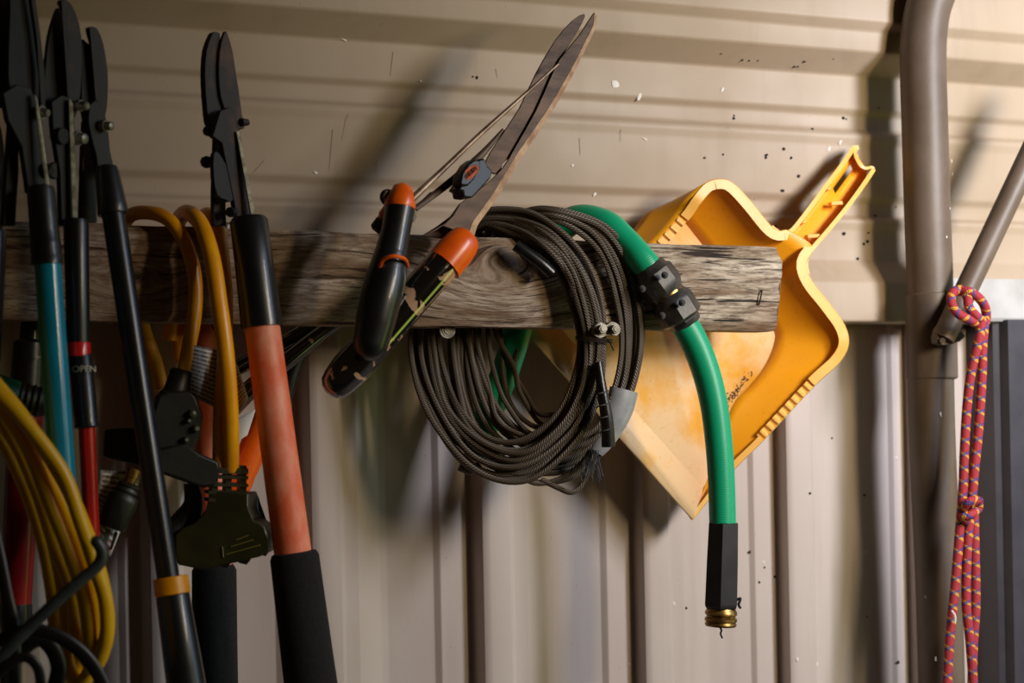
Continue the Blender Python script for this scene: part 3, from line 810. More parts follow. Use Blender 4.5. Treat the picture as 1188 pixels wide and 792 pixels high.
# frayed bunch
bm = bmesh.new(); rnd = random.Random(4)
for k in range(26):
    x = 678+rnd.uniform(0, 16); y0_ = 522; dx = rnd.uniform(-7, 9); l = rnd.uniform(22, 38)
    pts = [(x*.5+345+rnd.uniform(-3, 3), y0_, -.15+rnd.uniform(-.004, .004)), (x+dx*.2, y0_+l*.35, -.15), (x+dx*.6+rnd.uniform(-2, 2), y0_+l*.7, -.15+rnd.uniform(-.006, .006)), (x+dx, y0_+l, -.15+rnd.uniform(-.008, .008))]
    sweep(bm, catmull(PX(pts), 3), .0005, 5)
tag(obj('frayed_strands', bm, M_wire2, ca, label='frayed grey wire end'), kind='stuff')
tube('taped_end', [(694, 420, -.168), (698, 450, -.171), (704, 485, -.172), (706, 518, -.171)], [4.5, 6.5, 7.5, 8.2], M_etape, ca, seg=14)
bm = bmesh.new()
for k, y in enumerate((456, 470, 484, 499)):
    x = 697+(y-450)*.14
    tube('', [(x-8, y+3, -.171), (x-5, y+1, -.1785), (x+3, y-1, -.1795), (x+8, y-3, -.172)], .9, None, bm=bm, seg=6)
obj('tape_edge', bm, M_fit, ca)
tube('loose_tail', [(628, 556, -.12), (648, 566, -.124), (662, 571, -.128), (672, 566, -.130), (680, 552, -.134), (684, 536, -.142)], 3.3, M_wire, ca, seg=10)
tube('loose_tail', [(596, 545, -.115), (620, 560, -.118), (648, 556, -.124), (672, 540, -.135), (686, 522, -.145)], 3.3, M_wire, ca, seg=10)
# wire tie and clamp
bm = bmesh.new()
for dy in (-1.5, 1.2): tube('', [(668, 392+dy, -.142), (672, 391+dy, -.160), (684, 394+dy, -.168), (700, 395+dy, -.170), (709, 396+dy, -.160), (710, 396+dy, -.140)], 1.05, None, bm=bm, seg=6)
tube('', [(704, 394, -.168), (708, 398, -.172), (712, 407, -.174)], .9, None, bm=bm, seg=6)
obj('tie_wire', bm, M_rust, ca)
cl = plate('rope_clamp', [(688, 386), (691, 377), (698, 374), (704, 377), (710, 373), (717, 376), (720, 382), (716, 389), (706, 388), (696, 392)], -.172, .014, M_steel, ca, 2, bevel=.001)
for (x, y) in ((696, 382), (711, 382)):
    b_ = boltbm((x, y, -.172), 5.6, .009); obj('nut', b_, M_steel, cl)
# cut end low on the coil
tube('cut_end', [(556, 540, -.090), (546, 546, -.084), (533, 541, -.082)], 5, M_wire, cb, seg=10)
tube('taped_joint', [(598, 284, -.150), (612, 294, -.153), (628, 306, -.155), (640, 317, -.155)], 7, M_etape, ca, seg=12)

# ------------------------------------------------------------------ hedge shears
sh = thing('hedge_shears', 'long-bladed hedge shears with orange collars and black grips hooked over the rail', 'shears', P(540, 270, -.16))
bA = [(690, 14), (691, 30), (681, 52), (665, 85), (639, 131), (606, 180), (580, 223), (562, 249), (553, 262), (549, 277), (541, 283), (534, 272), (514, 262), (495, 272), (508, 266), (526, 250), (534, 236), (548, 226), (567, 211),
      (584, 194), (596, 174), (622, 128), (638, 92), (650, 68), (673, 40)]
plate('front_blade', bA, -.175, .0035, M_blade, sh, 2, tilt=(.00010, -.00004), bevel=.0005)
# ground edge of the front blade: flat strip, the bevel's caught light painted pale
bm = bmesh.new()
e = [(690, 14), (691, 30), (681, 52), (665, 85), (639, 131), (606, 180), (580, 223), (562, 249), (553, 262), (549, 277)]
cxx = sum(p[0] for p in bA)/len(bA); cyy = sum(p[1] for p in bA)/len(bA)

prev = None
e = [(v.x, v.y) for v in catmull([Vector((x, y, 0)) for x, y in e], 2)]
for k, (x, y) in enumerate(e):
    Yk = -.175+.00010*(x-cxx)-.00004*(y-cyy); w = 2.0+4.2*min(1, k/10)
    if k == 0: w = .3
    v = [bm.verts.new(P(x-w*.8, y-w*.5, Yk-.0006)), bm.verts.new(P(x+.6, y+.3, Yk-.0007))]
    if prev: bm.faces.new((prev[0], prev[1], v[1], v[0]))
    prev = v
obj('ground_edge', bm, M_edge, sh, label='rusty front blade edge, painted paler for the light it catches')
bB = [(678, 16), (665, 23), (645, 46), (622, 85), (603, 125), (580, 160), (562, 190), (570, 200), (580, 201), (583, 190), (592, 182), (601, 170), (622, 128), (639, 89), (658, 56), (676, 26)]
plate('rear_blade', bB, -.166, .0032, M_blade, sh, 2, tilt=(.0001, -.00004), bevel=.0004)
# shank tangs of the second handle
tube('tang', [(648, 74, -.180), (606, 112, -.186), (560, 153, -.190), (520, 191, -.194), (476, 233, -.204)], [1.2, 2.4, 3.0, 3.2, 4.4], M_rust2, sh, seg=10, flat=(.6, 1))
tube('tang', [(584, 150, -.168), (556, 182, -.172), (520, 213, -.180), (482, 242, -.196)], [2, 5, 4.5, 3.5], M_blade, sh, seg=10, flat=(.4, 1))
plate('tang', [(500, 222), (478, 243), (482, 248), (503, 226)], -.178, .003, M_steel, sh, bevel=.0004)
plate('shank', [(534, 236), (524, 250), (508, 262), (490, 273), (510, 276), (545, 280), (549, 270), (556, 250)], -.172, .006, M_blade, sh, 0)
# pivot knob
bm = bmesh.new()
for (poly_, y_, t_) in (([(534, 211), (536, 201), (543, 190), (551, 184), (558, 186), (557, 196), (551, 208), (543, 216), (536, 216)], -.204, .014),
                        ([(536, 214), (556, 184), (562, 183), (566, 192), (572, 198), (569, 208), (558, 220), (548, 230), (538, 229), (537, 222), (532, 220)], -.196, .018)):
    plate('', poly_, y_, t_, None, bm=bm, sm=0, tilt=(.0004, 0))
kb = obj('pivot_knob', bm, M_rubber, sh, bevel=.0022, angle=30)
bm = bmesh.new(); c = P(547, 200, -.199); s = S(547, 200, -.2)
vs = []; vs2 = []
for j in range(28):
    a = 2*pi*j/28; x = cos(a)*12; y = sin(a)*6.6; an = radians(-43); X_, Y_ = x*cos(an)-y*sin(an), x*sin(an)+y*cos(an)
    vs.append(bm.verts.new(P(546+X_*.9, 200+Y_*.9, -.2062))); vs2.append(bm.verts.new(P(546+X_, 200+Y_, -.199)))
bm.faces.new(vs)
for j in range(28): bm.faces.new((vs[j], vs[(j+1) % 28], vs2[(j+1) % 28], vs2[j]))
obj('orange_badge', bm, mat('burnt orange badge', 'c04a10', 'a83c0c', sc=60, rough=.4, bs=.2), kb)
bm = bmesh.new()
for k in range(9):                      # worn embossed word on the badge, too small to read
    u = (k-4)/4*7.6; an = radians(-43); x = 547+u*cos(an); y = 200+u*sin(an)
    tube('', [(x-2.5, y-2, -.2064), (x+(k % 3-1)*.8-1, y, -.2069), (x+.5, y+2, -.2064)], .45, None, bm=bm, seg=5, n=2)
obj('embossing', bm, M_dark, kb)
# lower handle (glossy, chipped)
lathe('handle', (527, 291, -.196), (382, 455, -.196), [(0, 17), (.0, 19), (.08, 21), (.3, 21), (.6, 21.5), (.85, 22.5), (.93, 20), (.97, 17.5), (.995, 12), (1.008, 5), (1.01, .5)], M_chipped, sh, 40, flat=(.85, 1), label='glossy black handle with chipped paint')
lathe('collar', (545, 272, -.194), (515, 307, -.196), [(0, 8), (.02, 13), (.12, 17.5), (.3, 20.5), (.6, 22), (1, 22.4), (1, 20)], M_orange, sh, 40, flat=(.87, 1))
# second handle (soft grip)
tube('grip', [(464, 240, -.215), (459, 268, -.218), (453, 296, -.221)], [17.5, 17, 19], M_rubber, sh, seg=32)
tube('grip', [(453, 296, -.221), (447, 326, -.224), (440, 352, -.226), (434, 380, -.226), (430, 398, -.226)], [19.5, 23.5, 24.5, 23.5, 20.5], M_rubber, sh, seg=32, roundcap=5)
tube('collar', [(466, 226, -.213), (464, 238, -.215)], [14.5, 17.2, 18.6], M_orange, sh, seg=28, roundcap=2)
tube('grip_seam', [(440, 312, -.235), (445, 301, -.243), (458, 297, -.2485), (470, 301, -.24), (473, 309, -.226)], 2.4, M_orange, sh, seg=8)
tube('grip_inlay', [(444, 304, -.222), (436, 320, -.222), (428, 345, -.224), (423, 368, -.224)], [3, 9, 11, 3], M_orange, sh, seg=14, label='orange inlay along the soft grip')
lathe('collar_stub', (457, 246, -.200), (438, 268, -.195), [(0, 14), (.4, 13), (.5, 11), (1, 10), (1.06, 6)], M_orange, sh, 20)
lathe('stub_cap', (446, 259, -.198), (437, 270, -.195), [(0, 11.6), (.8, 11), (1, 7)], mat('dusty grey rubber', '3a352a', '4a4434', sc=40, rough=.8, bs=.1), sh, 20)
b_ = boltbm((450, 229, -.205), 8, .008); obj('pivot_nut', b_, M_steel, sh)
b_ = boltbm((477, 252, -.190), 5, .006); obj('pivot_nut', b_, M_steel, sh)

# ------------------------------------------------------------------ loppers
def tiltplate(name, poly, Y, th, m, parent, sm=0, tilt=(.0006, 0), label=None):
    return plate(name, poly, Y, th, m, parent, sm, tilt=tilt, bevel=.0007, label=label)
# orange lopper
lo4 = thing('lopper', 'lopper with faded orange shafts and black foam grips straddling the rail', 'lopper', P(290, 300, -.17))
tiltplate('hook_jaw', [(247, 39), (251, 37), (255, 39), (255, 46), (254, 61), (252, 82), (254, 102), (259, 120), (262, 130), (258, 144), (244, 146), (240, 122), (238, 86), (240, 58)], -.165, .007, M_rust, lo4, 3)
tiltplate('blade', [(262, 36), (259, 42), (255, 60), (254, 88), (256, 110), (260, 124), (266, 140), (280, 150), (284, 146), (281, 133), (277, 104), (274, 86), (270, 59), (265, 42)], -.160, .0035, M_rust, lo4, 2)
tiltplate('arm', [(256, 128), (266, 124), (272, 128), (278, 150), (285, 190), (293, 238), (295, 256), (276, 256), (271, 230), (264, 196), (258, 166), (247, 158)], -.172, .006, M_rust, lo4, 0)
tiltplate('arm', [(250, 160), (262, 164), (264, 200), (262, 240), (263, 262), (248, 262), (248, 220), (249, 190)], -.158, .005, M_rust, lo4, 0)
tiltplate('link', [(248, 178), (254, 177), (262, 190), (270, 206), (273, 222), (269, 234), (262, 232), (252, 226), (248, 205)], -.178, .005, M_dark, lo4, 2)
bm = bmesh.new()
for a_ in (((276, 152), (295, 250), 1.6),):
    (x0_, y0_), (x1_, y1_), w_ = a_
    plate('', [(x0_-w_, y0_), (x0_+w_, y0_), (x1_+w_, y1_), (x1_-w_*2, y1_)], -.1745, .007, None, bm=bm)
obj('lit_arm_edge', bm, M_brite, lo4, label='arm edge with caught light painted on')
for (x, y, r, m_, h) in ((242, 152, 6, M_dark, .012), (240, 188, 7, M_dark, .012), (259, 221, 5, M_steel, .008), (268, 246, 6, M_dark, .01), (281, 142, 5, M_rust, .006)):
    lathe('bolt', (x+6, y, -.165), (x-2, y, -.165-h), [(0, r*.8), (.5, r*.8), (.5, r), (.95, r), (1, r*.7)], m_, lo4, 8)
lathe('collar', (288, 251, -.178), (304, 380, -.186), [(0, 12), (.01, 19), (.04, 22), (.5, 22.5), (.97, 24.2), (1, 24)], M_rubber, lo4, 32)
lathe('shaft', (303.5, 374, -.186), (341, 650, -.196), [(0, 20.5), (1, 21.6)], M_ortube, lo4, 32)
lathe('foam_grip', (341, 640, -.196), (369, 860, -.204), [(0, 22), (.005, 26), (.03, 28.5), (.5, 30), (.95, 32), (1, 28)], M_foam, lo4, 32)
tube('shaft', [(256, 262, -.066), (250, 330, -.062), (246, 390, -.062), (244, 470, -.066), (247, 560, -.07), (249, 668, -.075)], 19.5, M_ortube, lo4, seg=26)
lathe('collar', (258, 258, -.068), (249, 412, -.060), [(0, 12), (.02, 19), (.95, 21), (1, 20)], M_rubber, lo4, 24)
lathe('foam_grip', (248.5, 655, -.075), (250, 860, -.080), [(0, 22), (.03, 25.5), (.5, 26), (1, 27)], M_foam, lo4, 32)

# black lopper with amber ring
lo3 = thing('lopper', 'all-black lopper with an amber ring above its grip, hung left of the extension cord', 'lopper', P(140, 300, -.19))
tiltplate('hook_jaw', [(104, 32), (109, 31), (114, 35), (120, 51), (125, 83), (125, 112), (122, 136), (113, 140), (113, 115), (113, 88), (111, 62), (106, 42)], -.185, .006, M_rust, lo3, 2)
tiltplate('blade', [(96, 51), (99, 48), (106, 55), (111, 71), (112, 100), (113, 130), (108, 150), (98, 140), (95, 110)], -.18, .0035, M_dark, lo3, 2)
tiltplate('arm', [(104, 122), (116, 118), (124, 140), (128, 175), (132, 200), (116, 204), (112, 180), (104, 150)], -.188, .006, M_dark, lo3, 2)
tiltplate('arm', [(98, 140), (107, 150), (110, 190), (109, 240), (113, 258), (94, 258), (95, 220), (96, 180)], -.176, .005, M_rust, lo3, 0)
lathe('bolt', (118, 146, -.19), (131, 146, -.198), [(0, 7), (.4, 7), (.4, 5), (.9, 5), (1, 3)], M_steel, lo3, 12)
lathe('collar', (123, 192, -.193), (131.5, 249, -.198), [(0, 8), (.04, 12.5), (.15, 14), (.8, 17), (.97, 17.8), (1, 17)], M_rubber, lo3, 28)
lathe('shaft', (131, 245, -.198), (196, 676, -.232), [(0, 13.6), (.5, 13), (1, 12.8)], M_blackpaint, lo3, 28)
lathe('ring', (197.5, 669, -.232), (200.5, 690, -.234), [(0, 19), (.05, 20), (.95, 20.5), (1, 19)], M_yelband, lo3, 32)
lathe('grip', (200, 688, -.234), (226, 860, -.247), [(0, 18), (.02, 19.5), (.5, 22), (1, 24)], M_rubber, lo3, 28)

# red and black lopper with OPEN collar
lo2 = thing('lopper', 'red-shafted lopper with black locking collars marked OPEN, second from the left', 'lopper', P(90, 300, -.2))
tiltplate('blade', [(68, 9), (72, 15), (76, 23), (80, 44), (80, 71), (80, 105), (76, 130), (56, 130), (51, 110), (53, 80), (56, 50), (59, 34), (64, 18)], -.192, .004, M_dark, lo2, 2)
tiltplate('hook_jaw', [(71, 3), (74, -1), (83, 5), (92, 27), (96, 58), (95, 90), (93, 113), (88, 135), (80, 140), (86, 106), (88, 71), (85, 40), (79, 19)], -.197, .006, M_rust, lo2, 2)
tiltplate('arm', [(60, 118), (72, 110), (82, 114), (86, 130), (88, 190), (90, 262), (72, 262), (70, 200), (62, 150)], -.204, .006, M_dark, lo2, 0)
plate('lit_arm_edge', [(81, 114), (84.5, 120), (86.5, 180), (90, 254), (84.5, 254), (82, 180), (80, 120)], -.2085, .006, M_brite, lo2, 0, label='arm edge with caught light painted on')
for (x, y, r) in ((92, 160, 7.5), (94, 122, 6)):
    lathe('bolt', (x-4, y, -.198), (x+8, y+1, -.206), [(0, r*1.1), (.35, r*1.1), (.35, r*.9), (.9, r*.8), (1, r*.5)], M_steel, lo2, 12)
lathe('washer', (64, 158, -.205), (74, 158, -.212), [(0, 9), (.3, 10), (1, 9)], M_dark, lo2, 20)
lathe('washer', (60, 198, -.200), (66, 198, -.206), [(0, 9), (.3, 10), (1, 9)], M_dark, lo2, 20)
lathe('grip', (88, 253, -.208), (91, 400, -.206), [(0, 10), (.01, 13), (.05, 14.5), (.8, 13.4), (1, 13)], M_rubber, lo2, 28)
lathe('ring', (91, 397, -.206), (91.5, 413, -.206), [(0, 13), (.1, 13.8), (1, 13.8)], M_red, lo2, 28)
lathe('locking_collar', (93, 411, -.206), (101, 496, -.206), [(0, 12.5), (.02, 13.4), (.93, 13.4), (.98, 14.6), (1, 13)], M_rubber, lo2, 28)
lathe('shaft', (100.5, 490, -.206), (112, 748, -.208), [(0, 9.8), (1, 8.5)], M_red, lo2, 24)
def text_mesh(name, body, p, size_px, ang, m, parent, yoff=0, wrap=None):
    c = bpy.data.curves.new('t', 'FONT'); c.body = body; c.size = 1; c.extrude = 0.01; c.align_x = 'CENTER'; c.align_y = 'CENTER'
    o_ = bpy.data.objects.new('t', c); COL.objects.link(o_); bpy.context.view_layer.update()
    me = bpy.data.meshes.new_from_object(o_.evaluated_get(bpy.context.evaluated_depsgraph_get()))
    bpy.data.objects.remove(o_)
    bm_ = bmesh.new(); bm_.from_mesh(me); bpy.data.meshes.remove(me); s_ = S(*p)*size_px; C_ = P(*p)
    for v in bm_.verts:
        x, y, z = v.co; xr, zr = x*cos(ang)-y*sin(ang), x*sin(ang)+y*cos(ang)
        dx = xr*s_
        dy = -z*.02
        if wrap: dy += wrap-sqrt(max(wrap*wrap-dx*dx, 1e-9))
        v.co = C_+Vector((dx, dy, zr*s_))
    return obj(name, bm_, m, parent)
text_mesh('lettering', 'OPEN', (98, 428, -.2202), 10.5, 0, M_ink, lo2, wrap=.0135)
# the other arm of the same lopper, behind the rail
lathe('locking_collar', (37, 372, -.060), (30, 480, -.062), [(0, 12), (.2, 12.5), (.24, 19), (1, 20)], M_rubber, lo2, 28)
lathe('shaft', (30, 470, -.062), (18, 706, -.066), [(0, 19.5), (1, 17.5)], M_darkred, lo2, 28, label='deep red rear shaft')
lathe('end_cap', (18.5, 700, -.066), (17, 734, -.067), [(0, 18), (.5, 19), (1, 15)], M_rubber, lo2, 24)
tube('arrow_mark', [(48, 414, -.0815), (41, 414, -.0835)], .6, M_ink, lo2, seg=6, straight=True)
tube('arrow_mark', [(44, 411, -.083), (41, 414, -.0835), (44, 417, -.083)], .6, M_ink, lo2, seg=6, straight=True)

# blue lopper
lo1 = thing('lopper', 'blue-shafted lopper with black ribbed collar, nearest the left edge', 'lopper', P(50, 300, -.22))
tiltplate('blade', [(10, -60), (24, -50), (36, -20), (42, 20), (47, 60), (50, 100), (49, 120), (30, 125), (12, 110), (10, 60), (12, 10)], -.215, .004, M_dark, lo1, 2)
tiltplate('hook_jaw', [(-8, -40), (4, -45), (12, -20), (10, 20), (8, 60), (14, 98), (10, 125), (-4, 115), (-8, 70), (-10, 20)], -.210, .006, M_dark, lo1, 2)
tiltplate('spine', [(36, -20), (40, -10), (46, 30), (52, 80), (53, 130), (48, 132), (48, 90), (42, 40), (36, 0)], -.218, .004, M_rust, lo1, 0)
tiltplate('arm', [(4, 108), (20, 98), (36, 102), (42, 118), (50, 165), (58, 222), (34, 224), (26, 170), (10, 140)], -.226, .006, M_dark, lo1, 0)
plate('lit_arm_edge', [(39.5, 108), (43, 114), (50, 160), (57.5, 216), (53, 216), (46, 165), (41, 125)], -.2305, .006, M_brite, lo1, 0, label='arm edge with caught light painted on')
tiltplate('arm', [(12, 140), (22, 150), (22, 200), (18, 262), (4, 262), (8, 200)], -.214, .005, M_dark, lo1, 0)
lathe('bolt', (46, 130, -.222), (56, 131, -.228), [(0, 8), (.35, 8), (.35, 6), (1, 4)], M_steel, lo1, 12)
lathe('bolt', (52, 198, -.214), (60, 199, -.219), [(0, 9), (.6, 8), (1, 5)], M_dark, lo1, 16)
lathe('collar', (47, 215, -.230), (55, 307, -.232), [(0, 10), (.02, 14.5), (.1, 16), (.55, 16.5), (.72, 17), (.75, 18), (.8, 17), (.83, 18), (.88, 17), (.91, 18.2), (1, 18)], M_rubber, lo1, 28)
lathe('shaft', (55, 300, -.232), (90, 800, -.240), [(0, 15.2), (.55, 15), (1, 15)], M_blue, lo1, 28)
# dark jaws of a fifth lopper half out of frame
lo0 = thing('lopper', 'small dark rusty lopper jaws half cut off by the left edge', 'lopper', P(4, 240, -.15))
tiltplate('blade', [(-30, 120), (-10, 128), (2, 150), (6, 190), (6, 250), (-2, 262), (-14, 250), (-20, 190)], -.170, .004, M_dark, lo0, 2)
tiltplate('arm', [(-14, 190), (0, 188), (6, 230), (4, 270), (-16, 272)], -.176, .006, M_dark, lo0, 0)
lathe('grip', (-6, 262, -.178), (-14, 420, -.18), [(0, 10), (.05, 14), (1, 14)], M_rubber, lo0, 20)

# ------------------------------------------------------------------ chipped black pruning tool behind the rail
tw = thing('pruning_tool', 'chipped black metal rods with an orange wrapped grip, slanting behind the orange lopper', 'tool', P(330, 430, -.06))
tube('rod', [(400, 368, -.062), (370, 388, -.064), (330, 420, -.068), (290, 452, -.072), (262, 486, -.076)], [8, 9.5, 10.5, 11, 9], M_chipped, tw, seg=16)
tube('rod', [(392, 360, -.048), (352, 384, -.048), (310, 408, -.050), (270, 430, -.052)], [8, 10, 10, 9], M_chipped, tw, seg=16)
tube('rod', [(352, 404, -.050), (338, 436, -.048), (326, 480, -.046), (318, 520, -.044)], [7, 9, 8, 7], M_blackpaint, tw, seg=16)
g_ = lathe('grip', (318, 462, -.056), (268, 580, -.060), [(0, 11), (.05, 15)]+[(.1+.09*k, 15.6 if k % 2 else 16.3) for k in range(9)]+[(1, 13)], M_orange, tw, 24, label='orange ribbed grip')

# ------------------------------------------------------------------ extension cord over the rail
ec = thing('extension_cord', 'amber extension cord looped over the rail ending in black moulded sockets', 'cable', P(240, 400, -.16))
tube('cord', [(188, 452, -.062), (180, 418, -.060), (168, 385, -.060), (152, 330, -.062), (140, 280, -.066), (150, 251, -.095), (176, 247, -.128), (198, 257, -.145), (216, 284, -.156), (226, 322, -.160), (226, 362, -.162), (219, 402, -.164), (212, 440, -.165)], 8.3, M_cord, ec, seg=18, n=8)
tube('cord', [(198, 395, -.056), (202, 330, -.060), (204, 275, -.070), (208, 254, -.095), (219, 247, -.135), (234, 262, -.165), (246, 300, -.185), (254, 350, -.196), (262, 410, -.200), (267, 480, -.194), (268, 545, -.176)], 9.6, M_cord, ec, seg=18, n=8)
tube('cord', [(226, 380, -.056), (230, 320, -.058), (232, 270, -.070), (236, 252, -.095), (245, 250, -.126), (254, 270, -.142), (259, 310, -.150), (262, 360, -.162), (260, 420, -.176), (256, 480, -.178), (255, 545, -.172)], 8.6, M_cord, ec, seg=18, n=8)
tube('cord', [(208, 372, -.050), (209, 392, -.050), (212, 420, -.050)], 9, M_cord, ec, seg=14)
# first socket, seen end-on
bm = bmesh.new()
plate('', [(180, 470), (184, 458), (196, 453), (220, 453), (228, 460), (236, 482), (232, 508), (224, 522), (182, 540), (176, 520), (174, 490)], -.184, .036, None, bm=bm)
plate('', [(182, 520), (216, 514), (232, 526), (254, 535), (256, 545), (249, 564), (236, 566), (206, 556), (184, 548)], -.188, .030, None, bm=bm)
sk = obj('socket', bm, M_plug, ec, bevel=.0035, angle=30)
lathe('socket_neck', (211, 429, -.165), (203, 460, -.166), [(0, 11), (.1, 13.5), (.2, 12.8), (.8, 15), (1, 19)], M_plug, ec, 24)
bm = bmesh.new()
for (x, y, r) in ((222, 480, 5), (226, 497, 4.2), (214, 510, 3.6), (217, 488, 3)):
    lathe('', (x, y, -.184), (x+3, y, -.190), [(0, r), (.8, r), (1, r*.6)], None, bm=bm, seg=12)
obj('socket_face', bm, M_plugg, sk)
plate('socket_block', [(122, 498), (150, 496), (186, 506), (190, 536), (160, 540), (120, 530)], -.135, .03, M_plug, ec, 1, bevel=.003)
# triple tap
tp = plate('triple_socket', [(244, 570), (288, 572), (288, 590), (293, 603), (300, 606), (307, 611), (311, 622), (311, 641), (300, 646), (236, 661), (206, 655), (203, 640), (203, 620), (212, 612), (226, 606), (238, 592)], -.186, .038, M_plugg, ec, 0, bevel=.004, tilt=(-.0003, 0))
bm = bmesh.new()
for k in range(5):
    y = 542+k*9
    for (x0_, x1_) in ((242, 288),):
        plate('', [(x0_, y), (x1_, y+1), (x1_, y+(5 if k else 8)), (x0_, y+(4 if k else 7))], -.183, .030, None, bm=bm)
for x in (246, 262, 279): plate('', [(x, 540), (x+7, 540), (x+7, 582), (x, 582)], -.180, .024, None, bm=bm)
obj('strain_relief', bm, M_plugg, tp)
bm = bmesh.new()
for (x, y) in ((261, 654), (284, 650), (306, 640)):
    plate('', [(x-6, y-4), (x+4, y-6), (x+7, y-1), (x+2, y+5), (x-6, y+3)], -.180, .020, None, bm=bm)
obj('outlet_boss', bm, M_plug, tp)
bm = bmesh.new()
for (xa, ya, xb, yb) in ((262, 643, 302, 632), (268, 634, 294, 626), (274, 626, 288, 621), (258, 634, 259, 646)):
    Yk = -.1875-.0003*((xa+xb)/2-262)
    tube('', [(xa, ya, -.187-.0003*(xa-262)), (xb, yb, -.187-.0003*(xb-262))], .8, None, bm=bm, seg=6, straight=True)
obj('embossed_lettering', bm, M_yellowink, tp)
tube('socket_curve', [(222, 560, -.150), (224, 585, -.150), (212, 608, -.150), (200, 622, -.150), (200, 640, -.15)], [9, 11, 15, 18, 16], M_plug, ec, seg=18)

# printed paper tags
def papertag(name, quad, Y, th, label, parent=None, m=M_label, tilt=(0, 0), curl=.004):
    bm_ = bmesh.new(); uvl_ = bm_.loops.layers.uv.verify(); n_ = 8; g = []
    cx_ = sum(p[0] for p in quad)/4; cy_ = sum(p[1] for p in quad)/4
    for i in range(n_+1):
        row = []
        for j in range(n_+1):
            u, v = i/n_, j/n_
            x = (quad[0][0]*(1-u)+quad[1][0]*u)*(1-v)+(quad[3][0]*(1-u)+quad[2][0]*u)*v
            y = (quad[0][1]*(1-u)+quad[1][1]*u)*(1-v)+(quad[3][1]*(1-u)+quad[2][1]*u)*v
            row.append(bm_.verts.new(P(x, y, Y+tilt[0]*(x-cx_)+tilt[1]*(y-cy_)-curl*sin(pi*u))))
        g.append(row)
    for i in range(n_):
        for j in range(n_):
            f = bm_.faces.new((g[i][j], g[i+1][j], g[i+1][j+1], g[i][j+1]))
            for lp, (a_, b2) in zip(f.loops, ((i, j), (i+1, j), (i+1, j+1), (i, j+1))): lp[uvl_].uv = (a_/n_, b2/n_)
    o_ = obj(name, bm_, m, parent); s_ = o_.modifiers.new('s', 'SOLIDIFY'); s_.thickness = .0003
    return o_
tg = papertag('warning_tag', [(220, 399), (262, 408), (252, 474), (216, 456)], -.168, 0, '', ec); tg['label'] = 'printed white warning tag on the cord'
tg = papertag('warning_tag', [(264, 412), (274, 420), (288, 462), (272, 486)], -.160, 0, '', ec, tilt=(0, 0)); tg['label'] = 'curled edge of the printed white tag'
papertag('plain_tag', [(274, 486), (297, 474), (287, 505), (275, 512)], -.070, 0, '', ec, m=M_chip, curl=.001)
bm = bmesh.new()
for (x, y, r) in ((276, 445, 5),):
    q = [(x+cos(2*pi*k/12)*r*.6, y+sin(2*pi*k/12)*r, -.1650) for k in range(12)]
    sweep(bm, PX(q), .0004, 5, True)
obj('warning_symbol', bm, M_redink, ec)

# ------------------------------------------------------------------ small plug with tag
pg = thing('cable_plug', 'small black two-pin plug with printed tag hanging between the red and black loppers', 'plug', P(140, 590, -.12))
papertag('plug_tag', [(116, 545), (166, 548), (128, 646), (104, 612)], -.160, 0, '', pg, curl=.002)
a_, b__ = (151, 560, -.173), (128, 612, -.173)
lathe('plug_body', a_, b__, [(0, 9), (.03, 13), (.08, 13), (.1, 10.5), (.15, 13.5), (.2, 13.5), (.22, 11), (.3, 17), (.4, 18), (.95, 17), (1, 15)], M_plug, pg, 20, flat=(.6, 1))
lathe('metal_sleeve', (156, 543, -.173), (150, 560, -.173), [(0, 6.5), (.05, 8), (.6, 8), (.65, 7), (1, 7)], M_brass, pg, 20)
plate('prong', [(123, 612), (129, 614), (121, 640), (118, 638)], -.174, .002, M_steel, pg)
plate('prong', [(133, 616), (137, 618), (130, 638), (127, 637)], -.171, .002, M_dark, pg)
bm = bmesh.new()
for (x, y, r) in ((126, 633, 4.6), (143, 605, 4.6), (152, 582, 4.6)):
    q = [(x+cos(2*pi*k/14)*r, y+sin(2*pi*k/14)*r*1.2, -.1635) for k in range(14)]; sweep(bm, PX(q), .0004, 5, True)
    tube('', [(x-r*.7, y-r*.8, -.1635), (x+r*.7, y+r*.8, -.1635)], .45, None, bm=bm, seg=5, straight=True)
obj('warning_symbol', bm, M_redink, pg)
b_ = boltbm((295, 580, .0), 5, .008); tag(obj('wall_screw', b_, M_steel), 'small silver hex screw in the lower wall left of the orange lopper', 'screw')
for v in ():
    pass

# ------------------------------------------------------------------ yellow cable coil, lower left
yc = thing('yellow_cable_coil', 'hank of thick yellow cable hanging in front of the blue lopper at lower left', 'cable', P(60, 600, -.29))
rnd = random.Random(2)
def yl(outer, k): return [(x+rnd.uniform(-2, 2), y+rnd.uniform(-2, 2), Y+k) for x, y, Y in outer]
L1 = [(-160, 330, -.28), (-60, 388, -.29), (0, 452, -.30), (40, 505, -.305), (75, 560, -.305), (100, 620, -.305), (117, 670, -.305), (124, 715, -.300), (118, 748, -.296), (102, 762, -.290), (90, 745, -.282), (86, 700, -.278), (78, 640, -.276), (52, 560, -.276), (8, 478, -.276), (-60, 410, -.272), (-150, 350, -.27)]
L2 = [(-160, 345, -.27), (-60, 405, -.28), (0, 470, -.29), (32, 520, -.295), (58, 580, -.297), (78, 640, -.297), (96, 690, -.297), (104, 740, -.292), (104, 775, -.288), (92, 790, -.28), (80, 770, -.274), (74, 700, -.27), (60, 620, -.268), (34, 545, -.266), (-6, 480, -.264), (-80, 420, -.26)]
L3 = [(-160, 360, -.285), (-60, 415, -.300), (-5, 455, -.316), (34, 495, -.322), (72, 548, -.322), (92, 600, -.322), (112, 660, -.319), (122, 700, -.317), (122, 740, -.312), (108, 775, -.3), (96, 760, -.29)]
